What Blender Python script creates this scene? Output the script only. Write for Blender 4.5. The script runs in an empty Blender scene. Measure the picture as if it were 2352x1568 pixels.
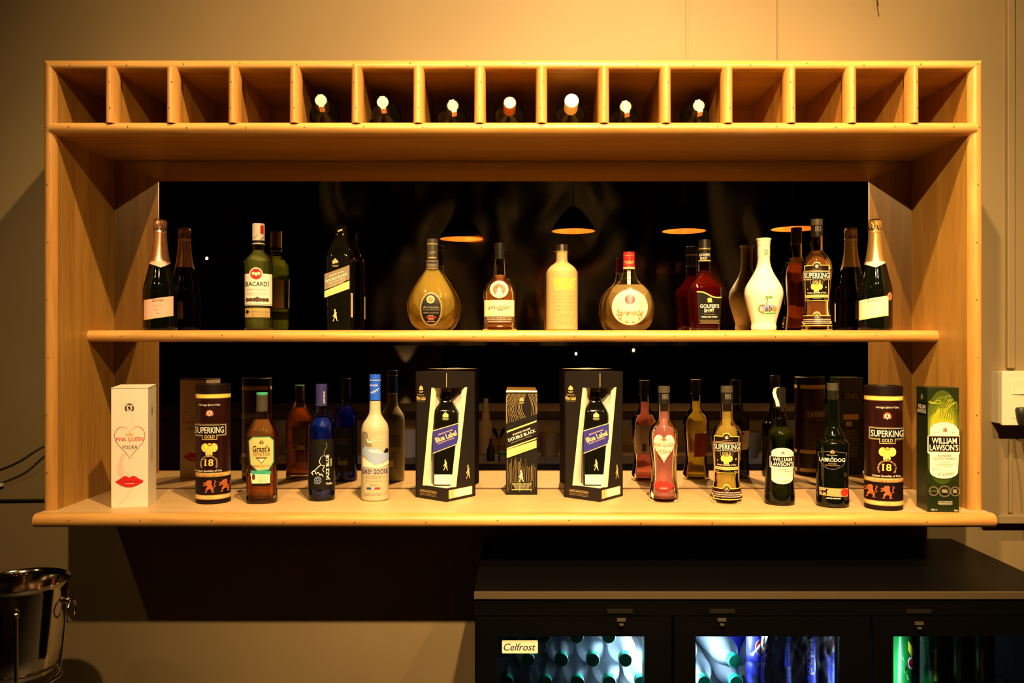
import bpy, bmesh, math, random
from mathutils import Vector, Matrix, noise
random.seed(7)
sc = bpy.context.scene
COL = sc.collection
# ---------------------------------------------------------------- camera
F = 1933.0      # focal length in photo pixels (frame 2352 px wide)
D = 1.99        # camera to the front plane of the cabinet (y = 0)
H = 1.41        # camera height
CX, CY = 1189.0, 785.0
cam = bpy.data.objects.new('camera', bpy.data.cameras.new('camera'))
COL.objects.link(cam)
cam.location = (0, -D, H)
cam.rotation_euler = (math.pi/2, 0, 0)
cam.data.sensor_width = 36
cam.data.lens = F/2352*36
cam.data.shift_x = -(CX-1176)/2352
cam.data.shift_y = (CY-784)/2352
cam.data.clip_start = 0.01
sc.camera = cam
# ---------------------------------------------------------------- world, exposure
w = bpy.data.worlds.new('World'); sc.world = w; w.use_nodes = True
w.node_tree.nodes['Background'].inputs[0].default_value = (1, .62, .3, 1)
w.node_tree.nodes['Background'].inputs[1].default_value = 0.002
vs = sc.view_settings
sc.display_settings.display_device = 'sRGB'
vs.view_transform = 'Standard'; vs.look = 'None'; vs.gamma = 1; vs.exposure = 0.0
vs.use_curve_mapping = False
sc.cycles.use_denoising = True
sc.cycles.caustics_reflective = False
sc.cycles.caustics_refractive = False
sc.cycles.max_bounces = 14
sc.cycles.transmission_bounces = 10
sc.cycles.transparent_max_bounces = 24
sc.cycles.sample_clamp_indirect = 4
sc.cycles.blur_glossy = 0.2
# ---------------------------------------------------------------- lamps (warm ceiling and track spots in front of the cabinet)
WARM = (1.0, .61, .235)
SPOTS = [  # x, y, height, aim x, aim y, aim height, watts, cone degrees, blend, softness
    (0.22, -1.25, H+2.25, 0.22, .05, H+.76, 535, 92, 1.0, .03),
    (0.32, -1.94, H+1.40, 0.36, .10, H-.02, 500, 58, .9, .022),
    (-.45, -1.94, H+1.40, -.46, .10, H-.26, 180, 62, .9, .022),
    (1.00, -1.94, H+1.40, .85, .10, H-.12, 165, 64, .9, .022),
    (-1.75, -1.94, H+1.40, -.72, .10, H-.22, 24, 60, .9, .022),
]
# ---------------------------------------------------------------- helpers
def tag(o, label=None, cat=None, group=None, kind=None):
    if label: o['label'] = label
    if cat: o['category'] = cat
    if group: o['group'] = group
    if kind: o['kind'] = kind
    return o
def empty(name, loc, label=None, cat=None, group=None, kind=None, rz=0):
    o = bpy.data.objects.new(name, None); COL.objects.link(o)
    o.location = loc; o.rotation_euler = (0, 0, rz); o.empty_display_size = .05
    return tag(o, label, cat, group, kind)
def link(name, me, mats, parent=None, smooth=None):
    o = bpy.data.objects.new(name, me); COL.objects.link(o)
    if not isinstance(mats, (list, tuple)): mats = [mats]
    for m in mats: me.materials.append(m)
    if parent: o.parent = parent
    if smooth is not None:
        me.shade_smooth() if smooth is True else me.shade_flat()
        if smooth is not True and smooth: me.set_sharp_from_angle(angle=smooth)
    return o
def copy_tree(o, parent=None):
    c = o.copy(); COL.objects.link(c); c.parent = parent
    for ch in list(o.children): copy_tree(ch, c)
    return c
class MB:
    def __init__(s): s.v = []; s.f = []; s.m = []
    def add(s, vs, fs, mi=0):
        b = len(s.v); s.v += [tuple(v) for v in vs]
        s.f += [tuple(b+i for i in f) for f in fs]; s.m += [mi]*len(fs); return s
    def box(s, x0, x1, y0, y1, z0, z1, mi=0):
        return s.add([(x, y, z) for z in (z0, z1) for x, y in ((x0, y0), (x1, y0), (x1, y1), (x0, y1))],
                     [(3, 2, 1, 0), (4, 5, 6, 7), (0, 1, 5, 4), (1, 2, 6, 5), (2, 3, 7, 6), (3, 0, 4, 7)], mi)
    def prism(s, prof, a0, a1, axis='x', mi=0, cap=True):
        # prof = list of 2-D points (closed), extruded along axis
        def P(p, a):
            return {'x': (a, p[0], p[1]), 'y': (p[0], a, p[1]), 'z': (p[0], p[1], a)}[axis]
        n = len(prof); vs = [P(p, a0) for p in prof]+[P(p, a1) for p in prof]
        fs = [(i, (i+1) % n, (i+1) % n+n, i+n) for i in range(n)]
        if cap: fs += [tuple(range(n-1, -1, -1)), tuple(range(n, 2*n))]
        return s.add(vs, fs, mi)
    def lathe(s, prof, seg=40, n=2, sy=1, c=(0, 0, 0), mi=0, rot=0, cap=True):
        vs = []; fs = []; N = len(prof)
        for r, z in prof:
            for k in range(seg):
                t = 2*math.pi*k/seg
                x, y = sup(t, n); x *= r; y *= r*sy
                if rot: x, y = x*math.cos(rot)-y*math.sin(rot), x*math.sin(rot)+y*math.cos(rot)
                vs.append((c[0]+x, c[1]+y, c[2]+z))
        for i in range(N-1):
            for k in range(seg):
                k2 = (k+1) % seg
                fs.append((i*seg+k, i*seg+k2, (i+1)*seg+k2, (i+1)*seg+k))
        if cap and prof[0][0] > 1e-5: fs.append(tuple(range(seg-1, -1, -1)))
        if cap and prof[-1][0] > 1e-5: fs.append(tuple((N-1)*seg+k for k in range(seg)))
        return s.add(vs, fs, mi)
    def tube(s, pts, r, seg=10, mi=0, closed=False):
        pts = [Vector(p) for p in pts]; n = len(pts); vs = []; fs = []
        prev = None
        for i, p in enumerate(pts):
            a = pts[(i-1) % n] if (closed or i > 0) else p; b = pts[(i+1) % n] if (closed or i < n-1) else p
            t = (b-a).normalized()
            u = prev - t*prev.dot(t) if prev else t.orthogonal()
            u.normalize(); prev = u; w2 = t.cross(u)
            for k in range(seg):
                q = 2*math.pi*k/seg; vs.append(p+(u*math.cos(q)+w2*math.sin(q))*r)
        for i in range(n if closed else n-1):
            j = (i+1) % n
            for k in range(seg):
                k2 = (k+1) % seg; fs.append((i*seg+k, i*seg+k2, j*seg+k2, j*seg+k))
        if not closed: fs += [tuple(range(seg-1, -1, -1)), tuple((n-1)*seg+k for k in range(seg))]
        return s.add(vs, fs, mi)
    def build(s, name, mats, parent=None, smooth=None, bevel=0):
        me = bpy.data.meshes.new(name); me.from_pydata(s.v, [], s.f)
        me.polygons.foreach_set('material_index', s.m)
        bm = bmesh.new(); bm.from_mesh(me)
        bmesh.ops.remove_doubles(bm, verts=bm.verts, dist=1e-6)
        bmesh.ops.recalc_face_normals(bm, faces=bm.faces)
        if bevel:
            ed = [e for e in bm.edges if len(e.link_faces) == 2 and e.calc_face_angle(0) > .6]
            bmesh.ops.bevel(bm, geom=ed, offset=bevel, segments=2, affect='EDGES', profile=.6)
        bm.to_mesh(me); bm.free()
        return link(name, me, mats, parent, smooth)
def sup(t, n):
    c, q = math.cos(t), math.sin(t)
    if n == 2: return c, q
    e = 2.0/n
    return math.copysign(abs(c)**e, c), math.copysign(abs(q)**e, q)
def catmull(pts, k=5):
    if len(pts) < 3: return list(pts)
    out = []
    P = [pts[0]]+list(pts)+[pts[-1]]
    for i in range(1, len(P)-2):
        p0, p1, p2, p3 = P[i-1:i+3]
        for j in range(k):
            t = j/k
            out.append(tuple(.5*((2*p1[d])+(-p0[d]+p2[d])*t+(2*p0[d]-5*p1[d]+4*p2[d]-p3[d])*t*t+(-p0[d]+3*p1[d]-3*p2[d]+p3[d])*t**3) for d in range(len(p1))))
    out.append(tuple(pts[-1])); return out
def arc(cx, cy, rx, ry, a0=0, a1=360, n=32):
    return [(cx+rx*math.cos(math.radians(a0+(a1-a0)*i/n)), cy+ry*math.sin(math.radians(a0+(a1-a0)*i/n))) for i in range(n+(1 if abs(a1-a0) < 359.9 else 0))]
# ---------------------------------------------------------------- flat artwork printed on surfaces
_tc = {}
def text2d(s, bold=0.0, serif=False):
    k = (s, bold, serif)
    if k not in _tc:
        cu = bpy.data.curves.new('t', 'FONT'); cu.body = s; cu.fill_mode = 'FRONT'; cu.resolution_u = 3; cu.offset = bold
        ob = bpy.data.objects.new('t', cu); COL.objects.link(ob)
        dg = bpy.context.evaluated_depsgraph_get(); dg.update()
        me = bpy.data.meshes.new_from_object(ob.evaluated_get(dg))
        vs = [(v.co.x, v.co.y) for v in me.vertices]; fs = [tuple(p.vertices) for p in me.polygons]
        x0 = min(v[0] for v in vs); x1 = max(v[0] for v in vs); y0 = min(v[1] for v in vs); y1 = max(v[1] for v in vs)
        if serif:      # slab feet and heads on every stem end that is cut flat at the baseline or the cap line
            cnt = {}
            for f in fs:
                for a, b in zip(f, f[1:]+f[:1]): cnt[frozenset((a, b))] = cnt.get(frozenset((a, b)), 0)+1
            cap = sorted(v[1] for v in vs)[-1]; base = 0.0
            caps = [v[1] for v in vs if v[1] > cap*.9]; cy = max(set(round(c, 3) for c in caps), key=[round(c, 3) for c in caps].count)
            for yy, sg in ((0.0, 1), (cy, -1)):
                for e, c in cnt.items():
                    if c != 1 or len(e) < 2: continue
                    a, b = tuple(e); (ax, ay), (bx, by_) = vs[a], vs[b]
                    if abs(ay-yy) < .012+bold and abs(by_-yy) < .012+bold and abs(ax-bx) > .05:
                        l, r = min(ax, bx)-.05, max(ax, bx)+.05; n = len(vs)
                        vs += [(l, yy), (r, yy), (r, yy+sg*.055), (l, yy+sg*.055)]; fs.append((n, n+1, n+2, n+3))
        _tc[k] = ([((x-x0)/(x1-x0), (y-y0)/(y1-y0)) for x, y in vs], fs)
        bpy.data.objects.remove(ob); bpy.data.curves.remove(cu); bpy.data.meshes.remove(me)
    return _tc[k]
class Art:
    """flat artwork in photo-like coordinates (x right, y DOWN); ox, oy, s give metres"""
    def __init__(s, ox, oy, sx, sy=None, step=6e-5, base=2e-4):
        s.ox, s.oy, s.sx, s.sy = ox, oy, sx, sy or sx
        s.sh = []; s.mats = []; s.l = 0; s.step = step; s.base = base
    def mi(s, m):
        if m not in s.mats: s.mats.append(m)
        return s.mats.index(m)
    def raw(s, vs, fs, m, lay=True):
        if lay: s.l += 1
        s.sh.append(([((x-s.ox)*s.sx, (s.oy-y)*s.sy) for x, y in vs], fs, s.mi(m), s.base+s.l*s.step)); return s
    def poly(s, pts, m): return s.raw(pts, [tuple(range(len(pts)))], m)
    def rect(s, x0, y0, x1, y1, m, lay=True): return s.raw([(x0, y0), (x1, y0), (x1, y1), (x0, y1)], [(0, 1, 2, 3)], m, lay)
    def ell(s, cx, cy, rx, ry, m, n=32): return s.poly(arc(cx, cy, rx, ry, n=n), m)
    def ring(s, cx, cy, r, w, m, n=32, ry=None, a0=0, a1=360):
        ry = ry or r
        return s.stroke(arc(cx, cy, r, ry, a0, a1, n)+([] if abs(a1-a0) < 359.9 else [(cx+r, cy)]), w, m)
    def stroke(s, pts, w, m):
        vs = []; n = len(pts)
        for i in range(n):
            a = pts[max(i-1, 0)]; b = pts[min(i+1, n-1)]
            if pts[0] == pts[-1] and i in (0, n-1): a = pts[-2]; b = pts[1]
            dx, dy = b[0]-a[0], b[1]-a[1]; q = math.hypot(dx, dy) or 1
            vs += [(pts[i][0]-dy/q*w/2, pts[i][1]+dx/q*w/2), (pts[i][0]+dy/q*w/2, pts[i][1]-dx/q*w/2)]
        return s.raw(vs, [(2*i, 2*i+1, 2*i+3, 2*i+2) for i in range(n-1)], m)
    def frame(s, x0, y0, x1, y1, w, m):
        s.l += 1
        for r in ((x0, y0, x1, y0+w), (x0, y1-w, x1, y1), (x0, y0+w, x0+w, y1-w), (x1-w, y0+w, x1, y1-w)): s.rect(*r, m, lay=False)
        return s
    def text(s, t, cx, cy, w, h, m, bold=.0, shear=0, rot=0, arcr=None, serif=False):
        vs, fs = text2d(t, bold, serif); out = []
        for u, v in vs:
            x = (u-.5)*w+(v-.5)*h*shear; y = (v-.5)*h
            if arcr:
                a = x/arcr; x, y = (arcr+y)*math.sin(a), (arcr+y)*math.cos(a)-arcr
            y = -y
            if rot:
                c, q = math.cos(rot), math.sin(rot); x, y = x*c-y*q, x*q+y*c
            out.append((cx+x, cy+y))
        return s.raw(out, fs, m)
    def lines(s, x0, x1, y0, y1, n, m, w=.8):
        s.l += 1
        for i in range(n):
            y = y0+(y1-y0)*i/max(n-1, 1); e = (x1-x0)*random.uniform(0, .12); x = x0+e
            while x < x1-e:
                q = random.uniform(1.2, 4.5)*w; s.rect(x, y-w/2, min(x+q, x1), y+w/2, m, lay=False); x += q+w*.8
        return s
    def build(s, name, surf, parent, cut=None, cutv=None):
        bm = bmesh.new()
        for vs, fs, mi, off in s.sh:
            b = bmesh.new(); V = [b.verts.new((x, y, 0)) for x, y in vs]
            for f in fs:
                try: b.faces.new([V[i] for i in f])
                except ValueError: pass
            if any(len(f) > 4 for f in fs): bmesh.ops.triangulate(b, faces=b.faces)
            for c, ax in ((cut, 0), (cutv, 1)):
                if c and vs:
                    lo = min(v[ax] for v in vs); hi = max(v[ax] for v in vs); k = math.floor(lo/c)+1
                    while k*c < hi:
                        bmesh.ops.bisect_plane(b, geom=b.verts[:]+b.edges[:]+b.faces[:], plane_co=(k*c, 0, 0) if ax == 0 else (0, k*c, 0), plane_no=(1, 0, 0) if ax == 0 else (0, 1, 0)); k += 1
            base = {}
            for v in b.verts: base[v] = bm.verts.new(surf(v.co.x, v.co.y, off))
            for f in b.faces:
                try: nf = bm.faces.new([base[v] for v in f.verts]); nf.material_index = mi
                except ValueError: pass
            b.free()
        me = bpy.data.meshes.new(name); bm.to_mesh(me); bm.free()
        return link(name, me, s.mats, parent)
def flat_surf(o, ux, uz, nrm):
    o, ux, uz, nrm = Vector(o), Vector(ux).normalized(), Vector(uz).normalized(), Vector(nrm).normalized()
    return lambda u, v, off: o+ux*u+uz*v+nrm*off
# ---------------------------------------------------------------- materials
def nt(name):
    m = bpy.data.materials.new(name); m.use_nodes = True
    t = m.node_tree; return m, t.nodes, t.links, t.nodes['Principled BSDF'], t.nodes['Material Output']
def S(name, col, rough=.5, metal=0, coat=0, spec=.5, em=None, ems=0, bump=0, bscale=200):
    m, N, L, b, o = nt(name)
    b.inputs['Base Color'].default_value = (*col, 1); b.inputs['Roughness'].default_value = rough
    b.inputs['Metallic'].default_value = metal; b.inputs['Coat Weight'].default_value = coat; b.inputs['Coat Roughness'].default_value = .04
    b.inputs['Specular IOR Level'].default_value = spec
    if em: b.inputs['Emission Color'].default_value = (*em, 1); b.inputs['Emission Strength'].default_value = ems
    nz = N.new('ShaderNodeTexNoise'); nz.inputs['Scale'].default_value = bscale
    tc = N.new('ShaderNodeTexCoord'); L.new(tc.outputs['Object'], nz.inputs['Vector'])
    if bump:
        bp = N.new('ShaderNodeBump'); bp.inputs['Strength'].default_value = bump; bp.inputs['Distance'].default_value = .002
        L.new(nz.outputs['Fac'], bp.inputs['Height']); L.new(bp.outputs[0], b.inputs['Normal'])
    else:
        mr = N.new('ShaderNodeMapRange'); mr.inputs[3].default_value = max(rough-.02, 0); mr.inputs[4].default_value = rough+.02
        L.new(nz.outputs['Fac'], mr.inputs[0]); L.new(mr.outputs[0], b.inputs['Roughness'])
    return m
def wood(name, axis, light, dark, scale=1.0, rough=.42):
    m, N, L, b, o = nt(name)
    tc = N.new('ShaderNodeTexCoord'); mp = N.new('ShaderNodeMapping'); oi = N.new('ShaderNodeObjectInfo')
    sc3 = [1.1*scale]*3
    for i in range(3):
        if 'xyz'[i] != axis: sc3[i] = 14*scale
    mp.inputs['Scale'].default_value = sc3
    vm = N.new('ShaderNodeVectorMath'); vm.operation = 'MULTIPLY_ADD'
    cb = N.new('ShaderNodeCombineXYZ')
    for i in range(3): L.new(oi.outputs['Random'], cb.inputs[i])
    vm.inputs[1].default_value = (37, 53, 71)
    L.new(cb.outputs[0], vm.inputs[0]); L.new(tc.outputs['Object'], vm.inputs[2])
    L.new(vm.outputs[0], mp.inputs['Vector'])
    n1 = N.new('ShaderNodeTexNoise'); n1.inputs['Scale'].default_value = 1.2; n1.inputs['Detail'].default_value = 4; n1.inputs['Distortion'].default_value = .8
    n2 = N.new('ShaderNodeTexNoise'); n2.inputs['Scale'].default_value = 7; n2.inputs['Detail'].default_value = 6; n2.inputs['Roughness'].default_value = .65
    L.new(mp.outputs[0], n1.inputs['Vector']); L.new(mp.outputs[0], n2.inputs['Vector'])
    mx = N.new('ShaderNodeMix'); mx.inputs[0].default_value = .4
    L.new(n1.outputs['Fac'], mx.inputs[2]); L.new(n2.outputs['Fac'], mx.inputs[3])
    cr = N.new('ShaderNodeValToRGB'); e = cr.color_ramp.elements
    e[0].position = .36; e[0].color = (*dark, 1); e[1].position = .6; e[1].color = (*light, 1)
    L.new(mx.outputs[0], cr.inputs[0]); L.new(cr.outputs[0], b.inputs['Base Color'])
    b.inputs['Roughness'].default_value = rough; b.inputs['Coat Weight'].default_value = .04; b.inputs['Coat Roughness'].default_value = .25
    bp = N.new('ShaderNodeBump'); bp.inputs['Strength'].default_value = .12; bp.inputs['Distance'].default_value = .001
    L.new(n2.outputs['Fac'], bp.inputs['Height']); L.new(bp.outputs[0], b.inputs['Normal'])
    return m
def clear(name, tint, ior=1.45, rough=.02, gl=(1, 1, 1)):
    m, N, L, b, o = nt(name); N.remove(b)
    t = N.new('ShaderNodeBsdfTransparent'); t.inputs[0].default_value = (*tint, 1)
    g = N.new('ShaderNodeBsdfGlossy'); g.inputs[0].default_value = (*gl, 1); g.inputs['Roughness'].default_value = rough
    fr = N.new('ShaderNodeFresnel'); fr.inputs[0].default_value = ior
    mx = N.new('ShaderNodeMixShader'); L.new(fr.outputs[0], mx.inputs[0]); L.new(t.outputs[0], mx.inputs[1]); L.new(g.outputs[0], mx.inputs[2])
    L.new(mx.outputs[0], o.inputs[0]); return m
def liquid(name, col, trl=.25, ior=1.33, refr=.6, dcol=None, rough=0.0, glow=0):
    m, N, L, b, o = nt(name); N.remove(b)
    r = N.new('ShaderNodeBsdfRefraction'); r.inputs[0].default_value = (*col, 1); r.inputs['IOR'].default_value = ior; r.inputs['Roughness'].default_value = rough
    t = N.new('ShaderNodeBsdfTransparent'); t.inputs[0].default_value = (*col, 1)
    tl = N.new('ShaderNodeBsdfTranslucent'); tl.inputs[0].default_value = (*(dcol or col), 1)
    df = N.new('ShaderNodeBsdfDiffuse'); df.inputs[0].default_value = (*(dcol or col), 1)
    a = N.new('ShaderNodeMixShader'); a.inputs[0].default_value = refr; L.new(t.outputs[0], a.inputs[1]); L.new(r.outputs[0], a.inputs[2])
    c = N.new('ShaderNodeMixShader'); c.inputs[0].default_value = .5; L.new(tl.outputs[0], c.inputs[1]); L.new(df.outputs[0], c.inputs[2])
    d = N.new('ShaderNodeMixShader'); d.inputs[0].default_value = trl; L.new(a.outputs[0], d.inputs[1]); L.new(c.outputs[0], d.inputs[2])
    g = N.new('ShaderNodeBsdfGlossy'); g.inputs['Roughness'].default_value = .03
    fr = N.new('ShaderNodeFresnel'); fr.inputs[0].default_value = 1.25
    mx = N.new('ShaderNodeMixShader'); L.new(fr.outputs[0], mx.inputs[0]); L.new(d.outputs[0], mx.inputs[1]); L.new(g.outputs[0], mx.inputs[2])
    L.new(mx.outputs[0], o.inputs[0]); return m
WL = (.68, .47, .23); WD = (.50, .31, .125)
M = {}
M['wood_x'] = wood('pale_pine_along_x', 'x', (.50, .28, .062), (.36, .18, .035))
M['wood_y'] = wood('pale_pine_along_y', 'y', (.50, .28, .062), (.36, .18, .035))
M['wood_z'] = wood('pale_pine_along_z', 'z', (.49, .275, .060), (.34, .165, .032))
M['trim_x'] = wood('honey_pine_trim_x', 'x', (.64, .385, .125), (.46, .22, .055), 1.3, .34)
M['trim_z'] = wood('honey_pine_trim_z', 'z', (.62, .345, .105), (.44, .20, .045), 1.3, .34)
M['top_x'] = wood('cream_pine_counter', 'x', (.56, .40, .215), (.46, .315, .155), .8, .4)
def wallmat():
    m, N, L, b, o = nt('beige_painted_wall')
    tc = N.new('ShaderNodeTexCoord'); n = N.new('ShaderNodeTexNoise'); n.inputs['Scale'].default_value = 2.2; n.inputs['Detail'].default_value = 3
    L.new(tc.outputs['Object'], n.inputs['Vector']); cr = N.new('ShaderNodeValToRGB')
    cr.color_ramp.elements[0].color = (.215, .165, .088, 1); cr.color_ramp.elements[0].position = .3
    cr.color_ramp.elements[1].color = (.25, .192, .104, 1); cr.color_ramp.elements[1].position = .7
    L.new(n.outputs['Fac'], cr.inputs[0]); L.new(cr.outputs[0], b.inputs['Base Color']); b.inputs['Roughness'].default_value = .55
    n2 = N.new('ShaderNodeTexNoise'); n2.inputs['Scale'].default_value = 90; L.new(tc.outputs['Object'], n2.inputs['Vector'])
    bp = N.new('ShaderNodeBump'); bp.inputs['Strength'].default_value = .08; bp.inputs['Distance'].default_value = .001
    L.new(n2.outputs['Fac'], bp.inputs['Height']); L.new(bp.outputs[0], b.inputs['Normal']); return m
M['wall'] = wallmat()
M['dark_wall'] = S('dark_brown_wall', (.035, .025, .016), .8)
M['floor'] = S('dark_floor', (.05, .04, .03), .5)
M['black'] = S('black_matte', (.012, .011, .010), .5)
M['blackgloss'] = S('black_gloss_glass', (.004, .004, .003), .06, spec=.5)
M['greenglass'] = S('dark_green_glass', (.0018, .003, .001), .05, spec=.5)
M['fridge'] = S('black_enamel', (.0015, .0015, .0015), .4, spec=.12)
M['steel'] = S('brushed_steel', (.55, .53, .5), .22, 1)
M['chrome'] = S('polished_steel', (.66, .62, .56), .09, 1)
M['white'] = S('white_paper', (.86, .83, .78), .5)
M['card'] = S('white_card', (.90, .86, .80), .45)
M['cream'] = S('cream_paper', (.88, .80, .60), .5)
M['paleyellow'] = S('pale_yellow_paper', (.9, .82, .45), .5)
M['gold'] = S('gold_foil', (.80, .53, .18), .3, .75)
M['goldp'] = S('gold_print', (.78, .55, .22), .5)
M['goldd'] = S('dull_gold_print', (.45, .33, .14), .5)
M['brightgold'] = S('bright_gold_print', (.95, .70, .15), .4)
M['copper'] = S('rose_gold_foil', (.85, .48, .30), .3, .8)
M['pink'] = S('pink_paper', (.85, .55, .48), .5)
M['palepink'] = S('pale_pink_print', (.84, .68, .62), .5)
M['maroon'] = S('dark_maroon_card', (.020, .0035, .003), .35, spec=.35)
M['maroond'] = S('very_dark_maroon', (.008, .003, .0025), .5, spec=.2)
M['red'] = S('red_print', (.65, .02, .02), .4)
M['redcap'] = S('red_cap', (.60, .02, .02), .35)
M['darkred'] = S('dark_red_print', (.30, .02, .02), .4)
M['rust'] = S('rust_print', (.45, .12, .03), .5)
M['ink'] = S('black_ink', (.004, .0035, .003), .5, spec=.25)
M['brownink'] = S('dark_brown_ink', (.09, .05, .03), .5)
M['greyink'] = S('grey_ink', (.28, .24, .2), .5)
M['greyp'] = S('grey_print', (.20, .18, .14), .5)
M['navy'] = S('navy_print', (.03, .03, .28), .35)
M['navycap'] = S('navy_cap', (.03, .03, .16), .3)
M['bluecap'] = S('bright_blue_cap', (.015, .10, .85), .35)
M['bluep'] = S('pale_blue_print', (.28, .40, .72), .5)
M['teal'] = S('teal_print', (.05, .42, .30), .4)
M['green'] = S('green_print', (.10, .35, .08), .5)
M['orange'] = S('orange_print', (.85, .30, .04), .5)
M['yellow'] = S('yellow_print', (1, .95, .05), .5)
M['coconut'] = S('white_glazed_ceramic', (.88, .82, .68), .12, spec=.5)
M['dkgreen'] = S('dark_green_card', (.011, .020, .004), .35)
M['mdgreen'] = S('mid_green_print', (.055, .085, .008), .35)
M['mdgreen2'] = S('moss_green_print', (.11, .15, .010), .35)
M['mdgreen3'] = S('leaf_green_print', (.20, .24, .015), .35)
M['ltgreen'] = S('lime_green_print', (.36, .40, .025), .35)
M['plasticw'] = S('ivory_plastic', (.74, .68, .54), .35)
M['lips'] = S('glossy_red_print', (.72, .03, .03), .25)
M['capblack'] = S('black_cap', (.010, .009, .008), .28)
M['capgrey'] = S('grey_capsule', (.07, .062, .045), .3, .2)
M['mirror'] = None
def mirrormat():
    m, N, L, b, o = nt('dark_tinted_mirror')
    b.inputs['Metallic'].default_value = 1; b.inputs['Base Color'].default_value = (.64, .60, .53, 1)
    tc = N.new('ShaderNodeTexCoord'); n = N.new('ShaderNodeTexNoise'); n.inputs['Scale'].default_value = 6; n.inputs['Detail'].default_value = 5
    L.new(tc.outputs['Object'], n.inputs['Vector']); mr = N.new('ShaderNodeMapRange'); mr.inputs[1].default_value = .45; mr.inputs[2].default_value = .9
    mr.inputs[3].default_value = .004; mr.inputs[4].default_value = .05
    L.new(n.outputs['Fac'], mr.inputs[0]); L.new(mr.outputs[0], b.inputs['Roughness']); return m
M['mirror'] = mirrormat()
M['clear'] = clear('clear_glass', (.95, .96, .93))
M['pane'] = clear('door_glass', (.9, .93, .93), 1.45, .01)
M['wrap'] = clear('shrink_wrap', (.93, .94, .97), 1.45, .25)
M['water'] = liquid('clear_water_bottle_plastic', (.93, .96, .98), trl=.38, refr=.6, ior=1.25, dcol=(.7, .85, .95))
M['frost'] = S('frosted_glass', (.42, .40, .28), .32)
M['frosty'] = S('frosted_lemon_glass', (.42, .33, .15), .28)
M['liq_green'] = liquid('green_tinted_rum', (.86, .96, .26), trl=.22, refr=.65)
M['liq_amber'] = liquid('amber_spirit', (1, .46, .12), trl=.22, refr=.5)
M['liq_gold'] = liquid('golden_brandy', (1, .85, .30), trl=.34, refr=.45, dcol=(1, .76, .16))
M['liq_pale'] = liquid('pale_golden_spirit', (.98, .84, .46), trl=.34, refr=.45, dcol=(.98, .74, .3))
M['liq_red'] = liquid('red_amber_spirit', (.62, .06, .015), trl=.12, refr=.6, dcol=(.6, .02, .005))
M['liq_orange'] = liquid('orange_spirit', (1, .38, .11), trl=.20, refr=.5)
M['liq_pink'] = liquid('pink_spirit', (1, .55, .50), trl=.34, refr=.55, dcol=(1, .40, .40))
M['liq_blue'] = liquid('blue_spirit', (.03, .12, .80), trl=.30, refr=.6, dcol=(.008, .05, 1))
M['liq_dgreen'] = liquid('olive_green_glass', (.16, .20, .02), trl=.12, refr=.8, dcol=(.10, .14, .01))
M['lamp'] = S('lamp_face', (1, .9, .7), .5, em=(1, .62, .25), ems=25)
def px(x, a): return (x-CX)*(D+a)/F
def pz(y, a): return H-(y-CY)*(D+a)/F
M['edge'] = S('brushed_edge_strip', (.07, .052, .03), .4, 0)
M['liner'] = S('fridge_liner', (.24, .28, .30), .6)
M['led'] = S('led_tube', (.8, .9, 1), .5, em=(.7, .85, 1), ems=3)
M['capgreen'] = S('green_screw_cap', (.006, .34, .19), .35)
M['canblue'] = S('blue_can_paint', (.05, .065, .80), .35, .0)
M['cangreen'] = S('green_can_paint', (.004, .16, .02), .25, .2)
M['steelb'] = S('worn_steel', (.52, .44, .33), .45, .35)
M['darkwood'] = S('dark_stained_wood', (.06, .035, .015), .45)
M['lining'] = S('copper_lining', (.80, .30, .06), .5)
M['bulb'] = S('warm_bulb', (.05, .03, .01), .5, em=(1, .50, .08), ems=2.0)
M['shade'] = S('black_lamp_shade', (.0015, .0012, .001), .6, spec=.1)
M['dark_wall2'] = S('pillar_paint', (.16, .11, .06), .7)
M['sheet'] = S('black_plastic_sheet', (.006, .005, .003), .24, spec=.6)
LEDW = 17
M['farbulb'] = S('small_bright_bulb', (1, .8, .4), .5, em=(1, .70, .25), ems=8)
def wbuild(mb, name, mats, root, **k):
    l = root.location
    mb.v = [(x-l[0], y-l[1], z-l[2]) for x, y, z in mb.v]
    return mb.build(name, mats, root, **k)
def round_edge(y_front, y_back, z0, z1, n=8):
    """profile (y, z) of a board whose front edge is rounded"""
    zc = (z0+z1)/2; r = (z1-z0)/2; rx = min(r*1.05, y_back-y_front)
    return [(y_back, z0)]+[(y_front+rx-rx*math.cos(math.radians(t)), zc+r*math.sin(math.radians(t))) for t in [-90+180*i/n for i in range(n+1)]]+[(y_back, z1)]
XL, XR = -1.088, 1.064         # inner faces of the cabinet
OL, OR = -1.116, 1.096         # outer faces
YM = .28                       # mirror plane
ZC = H-.3965                   # counter surface
ZS = H+.0297                   # middle shelf surface
ZB0 = H+.489                   # underside of the bottle rack board
ZB1 = H+.517                   # rack floor
ZT0, ZT1 = H+.6375, H+.664
# ---------------------------------------------------------------- room
def struct(mb, name, m, **k):
    return tag(mb.build(name, m, None, **k), kind='structure')
struct(MB().box(-4, 4, .292, .40, 0, 4.3), 'wall_back', M['wall'])
struct(MB().box(-4.1, -4, -7, .40, 0, 4.3), 'wall_left', M['dark_wall'])
struct(MB().box(4, 4.1, -7, .40, 0, 4.3), 'wall_right', M['dark_wall'])
struct(MB().box(-4.1, 4.1, -7.1, -7, 0, 4.3), 'wall_front', M['dark_wall'])
struct(MB().box(-4.1, 4.1, -7.1, .40, -.1, 0), 'floor', M['floor'])
struct(MB().box(-4.1, 4.1, -7.1, .40, 4.3, 4.4), 'ceiling', M['dark_wall'])
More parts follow.
